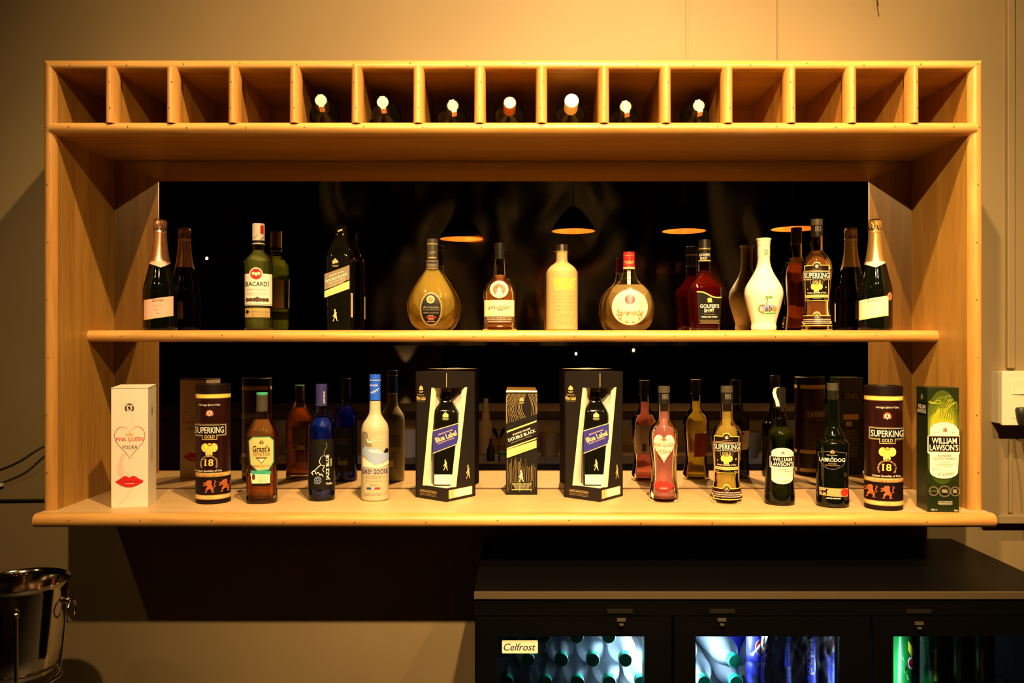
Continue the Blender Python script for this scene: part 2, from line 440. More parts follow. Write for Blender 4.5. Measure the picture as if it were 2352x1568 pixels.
# raised cover strips and the ledge on the wall
def wx(x): return (x-CX)*(D+.285)/F
def wz(y): return H-(y-CY)*(D+.285)/F
t = MB(); t.box(wx(1786), wx(1789.5), .286, .293, ZT1, 4.29); struct(t, 'trim_1', M['wall'], bevel=.001)
t = MB(); t.box(wx(1576), wx(1582), .2875, .293, ZT1, 4.29); struct(t, 'trim_2', M['wall'], bevel=.001)
t = MB(); t.box(wx(2312), wx(2330), .279, .293, wz(845), 4.29); struct(t, 'trim_3', M['wall'], bevel=.003)
t = MB(); t.box(wx(2250), 4, .262, .293, wz(1198), wz(1180)); struct(t, 'trim_4', M['wall'], bevel=.002)
t = MB(); t.box(wx(2318), wx(2326), .284, .293, wz(1178), wz(1010)); struct(t, 'trim_5', M['wall'], bevel=.002)
# ---------------------------------------------------------------- the cabinet
cab = empty('bar_shelf_cabinet', (0, .14, ZC-.03), 'large pale pine bar shelf unit with a mirrored back, mounted on the beige wall', 'shelf')
def cpart(mb, name, m, parent=cab, **k):
    l = cab.location; mb.v = [(x-l[0], y-l[1], z-l[2]) for x, y, z in mb.v]
    return mb.build(name, m, parent, **k)
nailm = M['brownink']
def nails(mb, pts, y, r=.0016):
    for x, z in pts:
        mb.add([(x+r*math.cos(q), y, z+r*math.sin(q)) for q in [i*math.pi/3 for i in range(6)]], [(0, 1, 2, 3, 4, 5)], 1)
for s, x0, x1 in (('l', OL, XL), ('r', XR, OR)):
    cpart(MB().box(x0, x1, .004, .291, ZC, ZT1), 'side_panel', M['wood_z'])
cpart(MB().box(XL, XR, .004, .291, ZT0, ZT1), 'top_panel', M['wood_x'])
cpart(MB().box(XL, XR, .276, .291, ZB1, ZT0), 'back_board', M['wood_x'])
cpart(MB().box(XL, XR, .0, .291, ZB0, ZB1), 'rack_board', M['wood_x'])
cpart(MB().box(XL, XR, YM+.004, .291, ZC, ZB0), 'mirror_backing', M['brownink'])
mir = cpart(MB().box(XL+.001, XR-.001, YM, YM+.004, ZC+.001, ZB0-.001), 'mirror', M['mirror'])
cpart(MB().box(XL+.002, XR-.002, YM-.0025, YM, ZC, ZC+.003), 'mirror_strip', M['brownink'])
# vertical front trims (rounded), mitred into the top one
def half_round(x0, x1, d=.016, n=8):
    c = (x0+x1)/2; r = (x1-x0)/2
    return [(x1, .005)]+[(c+r*math.cos(math.radians(a)), -d*math.sin(math.radians(a))) for a in [180*i/n for i in range(n+1)]]+[(x0, .005)]
for x0, x1 in ((OL, XL), (XR, OR)):
    mb = MB().prism(half_round(x0, x1, .0165), ZC, ZT1, 'z')
    o_ = x0 if x0 == OL else x1          # mitre: cut the top end at 45 degrees towards the opening
    mb.v = [(x, y, z-abs(x-o_)*(ZT1-ZT0)/(x1-x0) if z > ZT0 else z) for x, y, z in mb.v]
    nails(mb, [((x0+x1)/2+random.uniform(-.004, .004), ZC+.09+i*.135) for i in range(7)], -.0173)
    cpart(mb, 'side_trim', [M['trim_z'], nailm], smooth=.9)
def edge_prof(z0, z1, d=.016, n=8):
    c = (z0+z1)/2; r = (z1-z0)/2
    return [(.005, z0)]+[(-d*math.cos(math.radians(a)), c+r*math.sin(math.radians(a))) for a in [-90+180*i/n for i in range(n+1)]]+[(.005, z1)]
mb = MB().prism(edge_prof(ZT0, ZT1, .0165), OL, OR, 'x')
mb.v = [(x+(ZT1-z)*(XL-OL)/(ZT1-ZT0) if x < 0 else x-(ZT1-z)*(OR-XR)/(ZT1-ZT0), y, z) for x, y, z in mb.v]
nails(mb, [(-1.05+i*.133, (ZT0+ZT1)/2+random.uniform(-.003, .003)) for i in range(17)], -.0170)
cpart(mb, 'top_trim', [M['trim_x'], nailm], smooth=.9)
mb = MB().prism(edge_prof(ZB0-.002, ZB1, .022), XL-.010, XR+.012, 'x')
for sx in (-1, 1): pass
nails(mb, [(-1.05+i*.138, (ZB0+ZB1)/2+random.uniform(-.002, .002)) for i in range(16)], -.0226)
cpart(mb, 'rack_trim', [M['trim_x'], nailm], smooth=.9)
divx = [255, 395, 536, 677, 819, 961, 1102, 1244, 1387, 1529, 1671, 1816, 1955, 2098]
for x in divx:
    X = (x-CX)*(D-.014)/F
    dv = cpart(MB().box(X-.009, X+.009, .006, .276, ZB1, ZT0), 'divider', M['wood_z'])
    c, r, d = X, .0138, .0262
    mb = MB(); prof = half_round(X-r, X+r, d)
    mb.prism(prof, ZB1-.0045, ZT0+.006, 'z')
    nails(mb, [(X+random.uniform(-.004, .004), ZB1+.03), (X+random.uniform(-.004, .004), ZB1+.09)], -d-.0004)
    cpart(mb, 'divider_trim', [M['trim_z'], nailm], parent=cab, smooth=.9)
# middle shelf
mb = MB().prism(round_edge(.135, .279, ZS-.0295, ZS), XL, XR, 'x')
nails(mb, [(-1.0+i*.127, ZS-.014+random.uniform(-.003, .003)) for i in range(16)], .1346)
cpart(mb, 'shelf_board', [M['trim_x'], nailm], smooth=.9)
# counter
mb = MB().prism(round_edge(-.058, .291, ZC-.031, ZC), OL+.003, OR+.003, 'x')
cpart(mb, 'counter_board', [M['top_x']], smooth=.9)
mb = MB().prism(round_edge(-.0600, -.035, ZC-.0312, ZC+.0003), OL+.002, OR+.004, 'x')
nails(mb, [(-1.03+i*.164, ZC-.016+random.uniform(-.004, .004)) for i in range(14)], -.0606)
cpart(mb, 'counter_trim', [M['trim_x'], nailm], smooth=.9)
# ---------------------------------------------------------------- lamps
def aim(o, t):
    d = Vector(t)-o.location; o.rotation_euler = d.to_track_quat('-Z', 'Y').to_euler()
names = ['ceiling', 'centre', 'left of centre', 'right', 'far left']
for i, (x, y, z, ax, ay, az, W, cone, bl, so) in enumerate(SPOTS):
    r = empty('spotlight', (x, y, z), 'black cylindrical spotlight aimed at the shelf, the %s one' % names[i], 'lamp', 'spotlights in front of the cabinet')
    aim(r, (ax, ay, az))
    MB().lathe([(.0, .10), (.04, .10), (.045, .09), (.045, -.03), (.040, -.03), (.040, .02), (0, .02)], 24).build('housing', M['black'], r, smooth=.6)
    MB().lathe([(.0, .012), (.032, .012), (.032, .02), (0, .02)], 24).build('lens', M['lamp'], r)
    st = MB(); inv = r.rotation_euler.to_matrix().inverted()
    p0 = Vector((0, 0, .1)); p1 = inv @ Vector((0, 0, 4.29-z)); st.tube([p0, p1], .008, 8)
    st.build('stem', M['black'], r)
    ld = bpy.data.lights.new('spot', 'SPOT'); ld.energy = W; ld.color = WARM; ld.spot_size = math.radians(cone); ld.spot_blend = bl; ld.shadow_soft_size = so
    lo = bpy.data.objects.new('bulb', ld); COL.objects.link(lo); lo.parent = r; lo.location = (0, 0, -.04)
# ================================================================ bottles and boxes
class Item:
    """a bottle-like thing; artwork and profile are given in photo pixels of its own column"""
    def __init__(s, name, label, cat, c, a, base, rdep=.036, rot=None, group=None, parent=None, c0=None):
        s.c = c; s.a = a; s.z0 = {'shelf': ZS, 'counter': ZC}[base]
        s.Sc = F/(D+a); s.by = CY+(H-s.z0)*s.Sc
        s.Sf = F/(D+a-rdep); s.byf = CY+(H-s.z0)*s.Sf
        if rot is None: rot = -math.atan2(px(c, a), D+a)     # label turned to the viewer's side
        s.root = empty(name, (px(c, a), a, s.z0), label, cat, group, rz=rot)
        s.prof = []; s.n = 2; s.sy = 1; s.k = 1
    def frame(s, c, S_, by):          # take pixel data written for another copy of this bottle
        s.fc, s.fS, s.fby = c, S_, by
    def pr(s, segs, S_=None, by=None, k=5):
        S_ = S_ or s.Sc; by = by or s.by; out = []
        for sg in segs:
            sg = [(max(h, 0)/S_, max((by-y)/S_, 0)) for h, y in sg]
            q = catmull(sg, k) if len(sg) > 2 else sg
            out += q
        return out
    def body(s, segs, m, n=2, sy=1, name='glass_body', S_=None, by=None, seg=48, rot=0):
        p = s.pr(segs, S_, by); s.prof = p; s.n = n; s.sy = sy; s.rotb = rot
        if p[-1][0] > 1e-5: p = p
        return MB().lathe(p, seg, n, sy, rot=rot).build(name, m, s.root, smooth=.7)
    def rad(s, z):
        P = s.prof
        if z <= P[0][1]: return P[0][0]
        for (r0, z0), (r1, z1) in zip(P, P[1:]):
            if z0 <= z <= z1 and z1 > z0: return r0+(r1-r0)*(z-z0)/(z1-z0)
        return P[-1][0]
    def surf(s, side=1, n=None):
        n = n or s.n
        def f(u, v, off):
            a = s.rad(v); q = max(-.992, min(.992, u/a)) if a > 0 else 0
            y = a*s.sy*(1-abs(q)**n)**(1/n)
            N_ = Vector((q/a if a else 0, -(y/(a*s.sy)**2 if a else 1), 0)) if n == 2 else Vector((abs(q)**(n-1)*math.copysign(1, q)*.6, -1, 0))
            N_.normalize(); p = Vector((a*q, -y, v))+N_*off
            return Vector((p.x*side, p.y*side, p.z))
        return f
    def flat(s, y=None, slope=0):
        return lambda u, v, off: Vector((u, -(y if y is not None else s.rad(v)*s.sy)-off, v))
    def art(s, c=None, S_=None, by=None, base=2e-4): return Art(c or s.c, by or s.byf, 1/(S_ or s.Sf), base=base)
    def inner(s, y_top, m, name='liquid', k=.93, y_bot=None, gap=.004, S_=None, by=None):
        S_ = S_ or s.Sc; by = by or s.by
        zt = (by-y_top)/S_; zb = gap if y_bot is None else (by-y_bot)/S_
        zs = [zb+(zt-zb)*i/26 for i in range(27)]
        pr = [(max(s.rad(z)-.0022, .001)*(.82 if i == 0 else 1), z) for i, z in enumerate(zs)]
        pr = [(0, zb)]+pr+[(0, zt)]
        return MB().lathe(pr, 40, s.n, s.sy, rot=s.rotb).build(name, m, s.root, smooth=.7)
    def ring(s, y0, y1, hw, m, name, hw2=None, n=2, sy=1, S_=None, by=None, bev=.5, dome=0):
        """a closed collar or cap from pixel row y0 (top) to y1 (bottom)"""
        hw2 = hw2 or hw
        p = s.pr([[(hw2, y1), (hw, y0+bev), (hw-bev, y0)]], S_, by, 1)
        S_ = S_ or s.Sc
        p = [(0, p[0][1])]+[(hw2/S_, p[0][1]), (hw/S_, p[1][1]), ((hw-bev)/S_, p[2][1]), (0, p[2][1]+dome/S_)]
        return MB().lathe(p, 36, n, sy).build(name, m, s.root, smooth=.7)
    def skin(s, y0, y1, m, name, off=.0004, S_=None, by=None, mi=None):
        """foil or band that hugs the body between two pixel rows"""
        S_ = S_ or s.Sc; by = by or s.by
        z0, z1 = (by-y1)/S_, (by-y0)/S_; zs = [z0+(z1-z0)*i/14 for i in range(15)]
        mb = MB(); pr = [(s.rad(z)+off, z) for z in zs]
        k = 40; vs = []; fs = []
        for r, z in pr:
            for j in range(k):
                x, y = sup(2*math.pi*j/k, s.n); vs.append((x*r, y*r*s.sy, z))
        for i in range(len(pr)-1):
            for j in range(k): fs.append((i*k+j, i*k+(j+1) % k, (i+1)*k+(j+1) % k, (i+1)*k+j))
        return mb.add(vs, fs).build(name, m, s.root, smooth=.7)
def crest(A, x, y, s, m1, m2, m3):
    """small heraldic arms: crown over a shield with mantling"""
    A.poly([(x-.5*s, y-.55*s), (x-.6*s, y-.95*s), (x-.3*s, y-.75*s), (x, y-1.05*s), (x+.3*s, y-.75*s), (x+.6*s, y-.95*s), (x+.5*s, y-.55*s)], m1)
    A.ell(x-.62*s, y+.1*s, .32*s, .62*s, m1, 14); A.ell(x+.62*s, y+.1*s, .32*s, .62*s, m1, 14)
    A.poly([(x-.55*s, y-.5*s), (x+.55*s, y-.5*s), (x+.55*s, y+.35*s), (x, y+.85*s), (x-.55*s, y+.35*s)], m2)
    lion(A, x, y+.12*s, .42*s, m3)
def lion(A, x, y, s, m):
    P = [(-.2, -1), (.25, -1.05), (.45, -.75), (.35, -.4), (.5, -.1), (.45, .3), (.75, .45), (.6, .95), (.9, 1.1), (.35, 1.1), (.4, .6), (.0, .5), (-.3, .75), (-.35, 1.1), (-.75, 1.1), (-.5, .9), (-.5, .45), (-.25, .1), (-.35, -.15), (-.85, .05), (-.95, -.15), (-.5, -.35), (-.9, -.45), (-.85, -.65), (-.4, -.6), (-.5, -.8)]
    A.poly([(x+p*s, y+q*s) for p, q in P], m)
    A.stroke([(x+.5*s, y+.2*s), (x+.95*s, y+.1*s), (x+.8*s, y-.4*s), (x+1.05*s, y-.75*s), (x+.8*s, y-.95*s)], .16*s, m)
def striding(A, x, y, s, m):
    """small striding figure in a top hat, 2s tall"""
    P = [(-.22, -1), (.12, -.98), (.1, -.78), (.2, -.72), (.08, -.62), (.2, -.45), (.5, -.55), (.28, -.25), (.18, -.1), (.28, .25), (.62, .82), (.72, .95), (.45, .9), (.05, .35), (-.25, .62), (-.42, .98), (-.7, .92), (-.55, .85), (-.22, .3), (-.2, .05), (-.6, .25), (-.65, .12), (-.25, -.2), (-.2, -.5), (-.22, -.7), (-.35, -.78), (-.2, -.82)]
    A.poly([(x+p*s*.62, y+q*s) for p, q in P], m)
    A.stroke([(x+.15*s, y-.3*s), (x+.3*s, y+.5*s)], .05*s, m)
def crown(A, x, y, s, m):
    A.poly([(x-s, y+.5*s), (x-s*1.05, y-.45*s), (x-.5*s, y), (x, y-.65*s), (x+.5*s, y), (x+1.05*s, y-.45*s), (x+s, y+.5*s)], m)
def rcrown(A, x, y, s, m):
    A.poly(arc(x, y, s, s*.9, 180, 360, 14)+[(x+s, y+.25*s), (x+.8*s, y+.55*s), (x-.8*s, y+.55*s), (x-s, y+.25*s)], m)
    A.ell(x, y-s, .25*s, .25*s, m, 10)
    A.rect(x-1.15*s, y+.95*s, x+1.15*s, y+1.12*s, m); A.rect(x-.8*s, y+1.35*s, x+.8*s, y+1.47*s, m)
def heart(A, cx, top, w, h, m, k=1.0):
    pts = []
    for i in range(60):
        t = 2*math.pi*i/60
        x = 16*math.sin(t)**3; y = 13*math.cos(t)-5*math.cos(2*t)-2*math.cos(3*t)-math.cos(4*t)
        y2 = (11.9-y)/28.9
        pts.append((cx+x/16*w/2*k, top+h/2+(y2-.5)*h*k))
    A.poly(pts, m)
def lips(A, cx, cy, w, h, m, m2):
    U = [(-.5, 0), (-.35, -.22), (-.15, -.5), (0, -.36), (.15, -.5), (.35, -.22), (.5, 0), (.33, .28), (.12, .48), (-.12, .48), (-.33, .28)]
    A.poly([(cx+a*w, cy+b*h) for a, b in catmull(U+[U[0]], 4)[:-1]], m)
    A.stroke([(cx-.38*w, cy-.02*h), (cx-.1*w, cy+.04*h), (cx, cy-.01*h), (cx+.1*w, cy+.04*h), (cx+.38*w, cy-.02*h)], h*.05, M['darkred'])
    A.text('amoji', cx, cy+.2*h, w*.3, h*.14, m2, bold=.02)
def fruit(A, x, y, s):
    for dx, dy, rx, ry in ((-.55, -.1, .5, .62), (.55, -.1, .5, .62), (0, .0, .42, .75)):
        A.ell(x+dx*s, y+dy*s, rx*s, ry*s, M['brightgold'], 20)
    for dx in (-.38, -.1, .25): A.ell(x+dx*s, y+.75*s, .14*s, .28*s, M['brightgold'], 10)
    A.stroke([(x-.35*s, y-.6*s), (x, y-.4*s), (x+.3*s, y-.55*s)], .1*s, M['darkred'])
    A.ell(x-.45*s, y-.25*s, .2*s, .3*s, M['yellow'], 12)
# ---- dark sparkling wine bottle --------------------------------------------------------------
def champagne(c, label, foil, paper, inkm, gold_line, seal):
    it = Item('sparkling_wine_bottle', label, 'bottle', c, .20, 'shelf', .04, group='pair of dark sparkling wine bottles on the upper shelf')
    it.body([[(31, 758.8), (36, 757), (37, 752)], [(37, 752), (37, 700), (37, 672), (35, 655), (31, 640), (26, 618), (20, 595), (16, 570), (14.2, 550), (13.2, 535)], [(13.2, 535), (14, 533), (14, 512), (12.5, 505), (9, 503.5), (0, 503)]], M['greenglass'])
    # foil with a crumpled hood
    mb = MB(); S_, by = it.Sc, it.by; vs = []; rows = []
    ys = [602-(602-536)*i/10 for i in range(11)]+[535, 532, 529, 525, 520, 515, 510, 506, 503.5, 502]
    k = 36
    for j, y in enumerate(ys):
        z = (by-y)/S_
        hw = it.rad(z)*S_+.8 if y > 535.5 else {535: 15, 532: 14.9, 529: 14, 525: 14.4, 520: 14.6, 515: 14.8, 510: 14.6, 506: 13, 503.5: 10, 502: 0.5}[y]
        for q in range(k):
            t = 2*math.pi*q/k; r = hw/S_
            if y < 534: r *= 1+.055*math.sin(q*2.4+y)+.04*noise.noise(Vector((math.cos(t)*3, math.sin(t)*3, y*.35)))
            else: r *= 1+.012*math.sin(q*.9+y*.05)
            zz = z
            if j == 0: zz = z-.008*max(0, math.cos(t+math.pi/2))**1*0
            vs.append((r*math.cos(t), r*math.sin(t), zz))
    fs = [(i*k+q, i*k+(q+1) % k, (i+1)*k+(q+1) % k, (i+1)*k+q) for i in range(len(ys)-1) for q in range(k)]
    mb.add(vs, fs).build('foil', foil, it.root, smooth=.5)
    A = it.art(); x = c
    A.poly([(x-24, 592), (x-9, 596), (x+1, 599), (x+9, 597), (x+21, 590), (x+23, 601), (x+14, 607), (x+1, 613), (x-12, 608), (x-25, 603)], paper)
    A.text('BRUT', x+1, 602, 9, 4, M['goldd']); A.build('neck_label', it.surf(), it.root, .004, .006).location = (0, -.0008, 0)
    A = it.art(); q = 0
    xl, xr, yl, yr, bl, br = x-35, x+28, 689, 678.5, 735, 724.5
    A.poly([(xl, yl), (xr, yr), (xr, br), (xl, bl)], paper)
    A.poly([(xl, bl-2), (xr, br-2), (xr, br), (xl, bl)], gold_line)
    A.text('Zampa', x-5, 690, 25, 9, inkm, bold=-.0, shear=.15, rot=-.08)
    A.text('Soiree', x-5, 700, 23, 6, M['greyink'], shear=.5, rot=-.1, bold=-.012)
    A.text('BRUT', x-5, 711, 14, 2.6, M['greyink'], rot=-.1); A.text('750ml', x-5, 719.5, 7, 2.4, inkm, rot=-.1)
    A.build('label', it.surf(), it.root, .004)
    if seal:
        A = it.art(); A.ell(x+31, 680, 5, 9.5, M['rust'], 20); A.ring(x+31, 680, 3.4, .6, M['pink'], 16, 7); A.build('seal_sticker', it.surf(), it.root, .004)
    A = Art(0, it.byf, 1/it.Sf); A.rect(-24, 684, 18, 728, M['goldp'] if not seal else M['cream']); A.lines(-20, 12, 690, 702, 5, M['brownink'], .6); A.rect(-2, 708, 12, 718, M['brownink'])
    A.build('back_label', it.surf(-1), it.root, .004)
    return it
champagne(368, 'dark sparkling wine bottle with rose gold foil and pink label, leftmost on upper shelf', M['copper'], M['pink'], M['ink'], M['goldp'], False)
champagne(2010, 'dark sparkling wine bottle with yellow gold foil and cream label, rightmost on the upper shelf', M['gold'], M['cream'], M['brownink'], M['brightgold'], True)
# ---- white rum -------------------------------------------------------------------------------
it = Item('rum_bottle', 'clear green-tinted rum bottle with white label and red bat emblem, white cap', 'bottle', 594, .20, 'shelf', .034)
it.body([[(27, 758.8), (31, 757), (31.5, 750)], [(31.5, 750), (31, 735), (30.5, 700), (30.8, 640), (31.5, 610), (30.5, 597), (26, 590), (18, 582), (14, 576)], [(14, 576), (13.7, 573)], [(13.7, 573), (14.6, 572), (14.6, 568), (13.7, 567)], [(13.7, 567), (13.5, 560)]], M['clear'])
it.inner(575, M['liq_green'])
it.ring(514, 553, 13.7, M['card'], 'cap'); it.ring(553, 559.5, 14, M['ink'], 'cap_band'); it.ring(559.5, 561.5, 14.2, M['card'], 'cap_lip')
A = it.art(); A.rect(584.5, 516, 590, 544, M['cream']); A.rect(598, 514.5, 605, 534, M['red']); A.stroke([(583, 546), (588, 540), (592, 537)], .8, M['brownink']); A.stroke([(597, 549), (603, 543), (606, 541)], .8, M['brownink']); A.text('1862 WHITE', 594, 556, 22, 2.6, M['card'])
A.build('cap_print', lambda u, v, off: Vector((u, -math.sqrt(max((14.3/it.Sc)**2-u*u, 1e-7))-off, v)), it.root, .003)
A = it.art()
A.poly([(563.5, 628), (575, 628)]+arc(588.5, 628, 14.5, 14, 180, 360, 16)+[(602, 628), (624, 628), (624, 701), (563.5, 701)], M['white'])
A.rect(564, 697.5, 624, 698.5, M['ink'])
A.ell(588.5, 629, 13, 13, M['goldd']); A.ell(588.5, 629, 12, 12, M['red'])
A.poly([(588.5+a*10, 629+b*8) for a, b in ((-1, -.3), (-.5, -.75), (-.3, -.35), (0, -.55), (.3, -.35), (.5, -.75), (1, -.3), (.75, .45), (.45, .1), (.2, .3), (0, .8), (-.2, .3), (-.45, .1), (-.75, .45))], M['cream'])
A.text('BACARD\u00cd', 591, 650.5, 51, 13.5, M['ink'], bold=.012); A.text('CARTA BLANCA', 590, 664.5, 43, 3.8, M['greyink'], bold=.01)
A.rect(568, 672, 612, 672.6, M['greyink']); A.text('SUPERIOR WHITE RUM', 590, 676.5, 40, 2.4, M['greyink'])
for dx in (-21, -14, -7, 0, 7, 14, 21): A.ell(591+dx, 688+(0 if dx else -1), 4.2 if dx else 5.2, 4.4 if dx else 6, M['brownink'], 14)
A.build('label', it.surf(), it.root, .004)
A = it.art(); A.rect(564, 707, 619, 728.5, M['goldd']); A.poly([(565, 716), (569.5, 711), (574, 716), (569.5, 721)], M['ink']); A.text('SANTIAGO DE CUBA', 597, 716, 39, 4, M['brownink']); A.lines(576, 616, 722, 726, 2, M['brownink']); A.build('lower_label', it.surf(), it.root, .004)
A = Art(0, it.byf, 1/it.Sf); A.poly([(-29, 632), (0, 624), (27, 632), (27, 702), (-29, 702)], M['paleyellow']); A.rect(8, 638, 24, 700, M['brownink']); A.build('back_label', it.surf(-1), it.root, .004)
# ---- square dark whisky ----------------------------------------------------------------------
def slant_label(A, x0, x1, yl, yr, hh, m): A.poly([(x0, yl), (x1, yr), (x1, yr+hh), (x0, yl+hh)], m)
it = Item('whisky_bottle', 'square black whisky bottle with a slanted grey and gold label on the upper shelf', 'bottle', 783, .205, 'shelf', .03, rot=-.06)
it.body([[(25, 758.4), (27.5, 757)], [(27.5, 757), (28.5, 700), (29.5, 620), (29, 600), (27, 585), (22, 570), (16, 556), (12, 545), (10.6, 537)], [(10.6, 537), (11.8, 536), (11.8, 532), (10.6, 531), (11, 523), (10, 520), (0, 519.6)]], M['blackgloss'], n=5)
A = it.art(783)
rcrown(A, 778, 602, 7, M['goldd'])
A.poly([(753, 629.5), (811, 609), (811, 641), (753, 665)], M['greyp']); A.poly([(753, 629.5), (811, 609), (811, 611), (753, 631.5)], M['gold']); A.poly([(753, 663), (811, 639), (811, 641.5), (753, 665.5)], M['gold'])
A.poly([(753, 668.5), (811, 644.5), (811, 663), (753, 683.5)], M['goldp'])
A.text('JOHNNIE WALKER', 781, 629, 36, 4, M['cream'], rot=-.34, serif=True); A.text('DOUBLE BLACK', 781, 637.5, 53, 5.6, M['cream'], rot=-.34, bold=.01); A.text('Blended Scotch Whisky', 782, 645, 40, 4, M['cream'], shear=.4, rot=-.36)
for i in range(3): A.text('- - - -- --- -- ---- --', 781, 650+i*2.4, 42-4*i, .8, M['cream'], rot=-.37)
striding(A, 778, 724, 14, M['goldp'])
A.build('label', it.flat(29.2/it.Sc), it.root)
A = Art(0, it.byf, 1/it.Sf); A.rect(-18, 672, -1, 728, M['cream']); A.lines(-16, -3, 676, 724, 14, M['greyink'], .7)
sf = flat_surf((28.9/it.Sc, -.005, 0), (0, 1, 0), (0, 0, 1), (1, 0, 0)); A.build('side_label', lambda u, v, off: sf(u, v, off), it.root)
A = it.art(783); A.poly([(775, 529), (792, 522), (793, 525), (775, 533)], M['goldp']); A.build('neck_print', lambda u, v, off: Vector((u, -math.sqrt(max((12.2/it.Sc)**2-u*u, 1e-8))-off, v)), it.root, .003)
# ---- fluted onion brandy ---------------------------------------------------------------------
it = Item('brandy_decanter', 'round fluted golden brandy bottle with an oval black label and coiled neck', 'bottle', 993, .20, 'shelf', .035)
P_ = [[(28, 758.8), (32, 757)], [(32, 757), (43, 748), (51, 735), (56.5, 720), (58.8, 704), (57, 690), (51, 674), (41, 656), (31, 640), (23, 628), (17, 619), (13.5, 611), (13, 600)], [(13, 600), (13, 596)]]
it.body(P_, M['clear'], sy=.55)
mb = MB(); pr = it.prof; k = 84; vs = []
zt = (it.by-614)/it.Sc
zs = [.005+(zt-.005)*i/40 for i in range(41)]
for z in zs:
    for q in range(k):
        t = 2*math.pi*q/k; r = (it.rad(z)-.0024)*(1-.10*(.5+.5*math.cos(t*20))*min(1, z/.03))
        if z == zs[0]: r *= .8
        vs.append((r*math.cos(t), r*math.sin(t)*.55, z))
fs = [(i*k+q, i*k+(q+1) % k, (i+1)*k+(q+1) % k, (i+1)*k+q) for i in range(40) for q in range(k)]+[tuple(range(k-1, -1, -1)), tuple(40*k+q for q in range(k))]
mb.add(vs, fs).build('liquid', M['liq_gold'], it.root, smooth=.8)
it.ring(549, 597, 12.6, M['capgrey'], 'cap', 13); it.ring(560, 562, 13.2, M['goldd'], 'cap_band')
A = it.art(993); A.text('Armeni', 993, 577, 14, 6, M['goldd'], shear=.4, rot=-.2); A.rect(984, 588, 1002, 591, M['goldd']); A.build('cap_print', lambda u, v, off: Vector((u, -math.sqrt(max((13.2/it.Sc)**2-u*u, 1e-8))-off, v)), it.root, .003)
mb = MB()
for i in range(7): mb.tube([(13.6/it.Sc*math.cos(t), 13.6/it.Sc*math.sin(t), (it.by-617+i*3)/it.Sc+.0006*math.sin(t)) for t in [2*math.pi*q/28 for q in range(28)]], .00095, 6, closed=True)
mb.build('neck_coil', M['greyink'], it.root, smooth=True)
A = it.art(993, base=.0006); A.ell(990, 709.5, 25, 38.5, M['goldd'], 40); A.ell(990, 709.5, 23.8, 37, M['ink'], 40); A.ring(990, 709.5, 22.5, .5, M['goldd'], 40, 35.5)
A.ell(989, 687.5, 9, 9, M['goldp'], 24); A.ell(989, 687.5, 6.5, 6.5, M['rust'], 20); A.text('Armenian', 990, 705, 36, 6, M['greyink']); A.rect(970, 711, 1010, 711.6, M['goldd'])
A.text('RESERVE COLLECTION', 990, 718, 34, 3.2, M['greyink']); A.text('Bottled by', 990, 725, 12, 3, M['cream'], shear=.3); A.rect(979, 727, 1002, 729.5, M['red']); A.text('YEREVAN', 990, 732, 14, 2, M['cream']); A.rect(984, 734, 996, 735.2, M['red']); A.text('40% VOL 500 ml', 990, 738, 18, 2, M['cream'])
A.build('label', it.surf(), it.root, .005, .006)
# ---- round shouldered whisky -----------------------------------------------------------------
it = Item('whisky_bottle', 'stout amber whisky bottle with a round head medallion above a cream script label', 'bottle', 1148, .20, 'shelf', .04)
it.body([[(35, 758.8), (38.6, 757), (38.6, 751)], [(38.6, 751), (37.2, 744), (37.2, 700), (38, 680), (37, 668), (32, 655), (24, 645), (17, 637), (15, 632)], [(15, 632), (12.8, 600), (12.8, 596)]], M['clear'], sy=.8)
it.inner(632, M['liq_orange'])
it.ring(558, 573, 12.8, M['capblack'], 'cap'); it.ring(573, 594, 12.2, M['capblack'], 'capsule'); it.ring(589, 595, 13, M['capblack'], 'collar')
A = it.art(base=.0006); A.ell(1146.5, 664, 21.5, 21, M['greyink']); A.ell(1146.5, 664, 20.5, 20, M['cream']); A.ell(1146.5, 664, 14.5, 14, M['rust']); A.ring(1146.5, 664, 17.5, .7, M['brownink'])
A.ell(1146.5, 665, 4.5, 6.5, M['cream']); A.poly([(1137, 660), (1146.5, 651), (1156, 660), (1152, 661.5), (1141, 661.5)], M['brownink']); A.poly([(1138, 673), (1142, 669), (1151, 669), (1155, 673), (1150, 678), (1143, 678)], M['cream'])
A.text('SCOTCH WHISKY', 1146.5, 681, 22, 3, M['brownink'], arcr=None); A.build('medallion', it.surf(), it.root, .004, .006)
A = it.art(base=.0006); A.rect(1112.5, 688.5, 1181, 726, M['paleyellow']); A.frame(1114, 690, 1179.5, 724, .6, M['goldd']); A.text('OLD', 1147, 698, 14, 4.4, M['goldd']); A.text('Smuggler', 1147, 706.5, 53, 15, M['brownink'], shear=.25, bold=.01)
A.text('BLENDED SCOTCH WHISKY', 1147, 720, 48, 3.4, M['goldd']); A.rect(1112.5, 726, 1181, 741, M['brownink']); A.text('Blended from only the finest Scotch whiskies', 1147, 729.5, 56, 2.6, M['cream']); A.text('in the tradition of the 18th century smuggler', 1147, 733, 56, 2.6, M['cream']); A.text('DISTILLED AND BLENDED IN SCOTLAND', 1147, 738, 50, 2, M['cream'])
A.build('label', it.surf(), it.root, .004)
A = it.art(base=.0006); A.text('\u2022 750 \u2022', 1148, 749, 14, 3, M['cream']); A.build('embossing', it.surf(), it.root, .004)
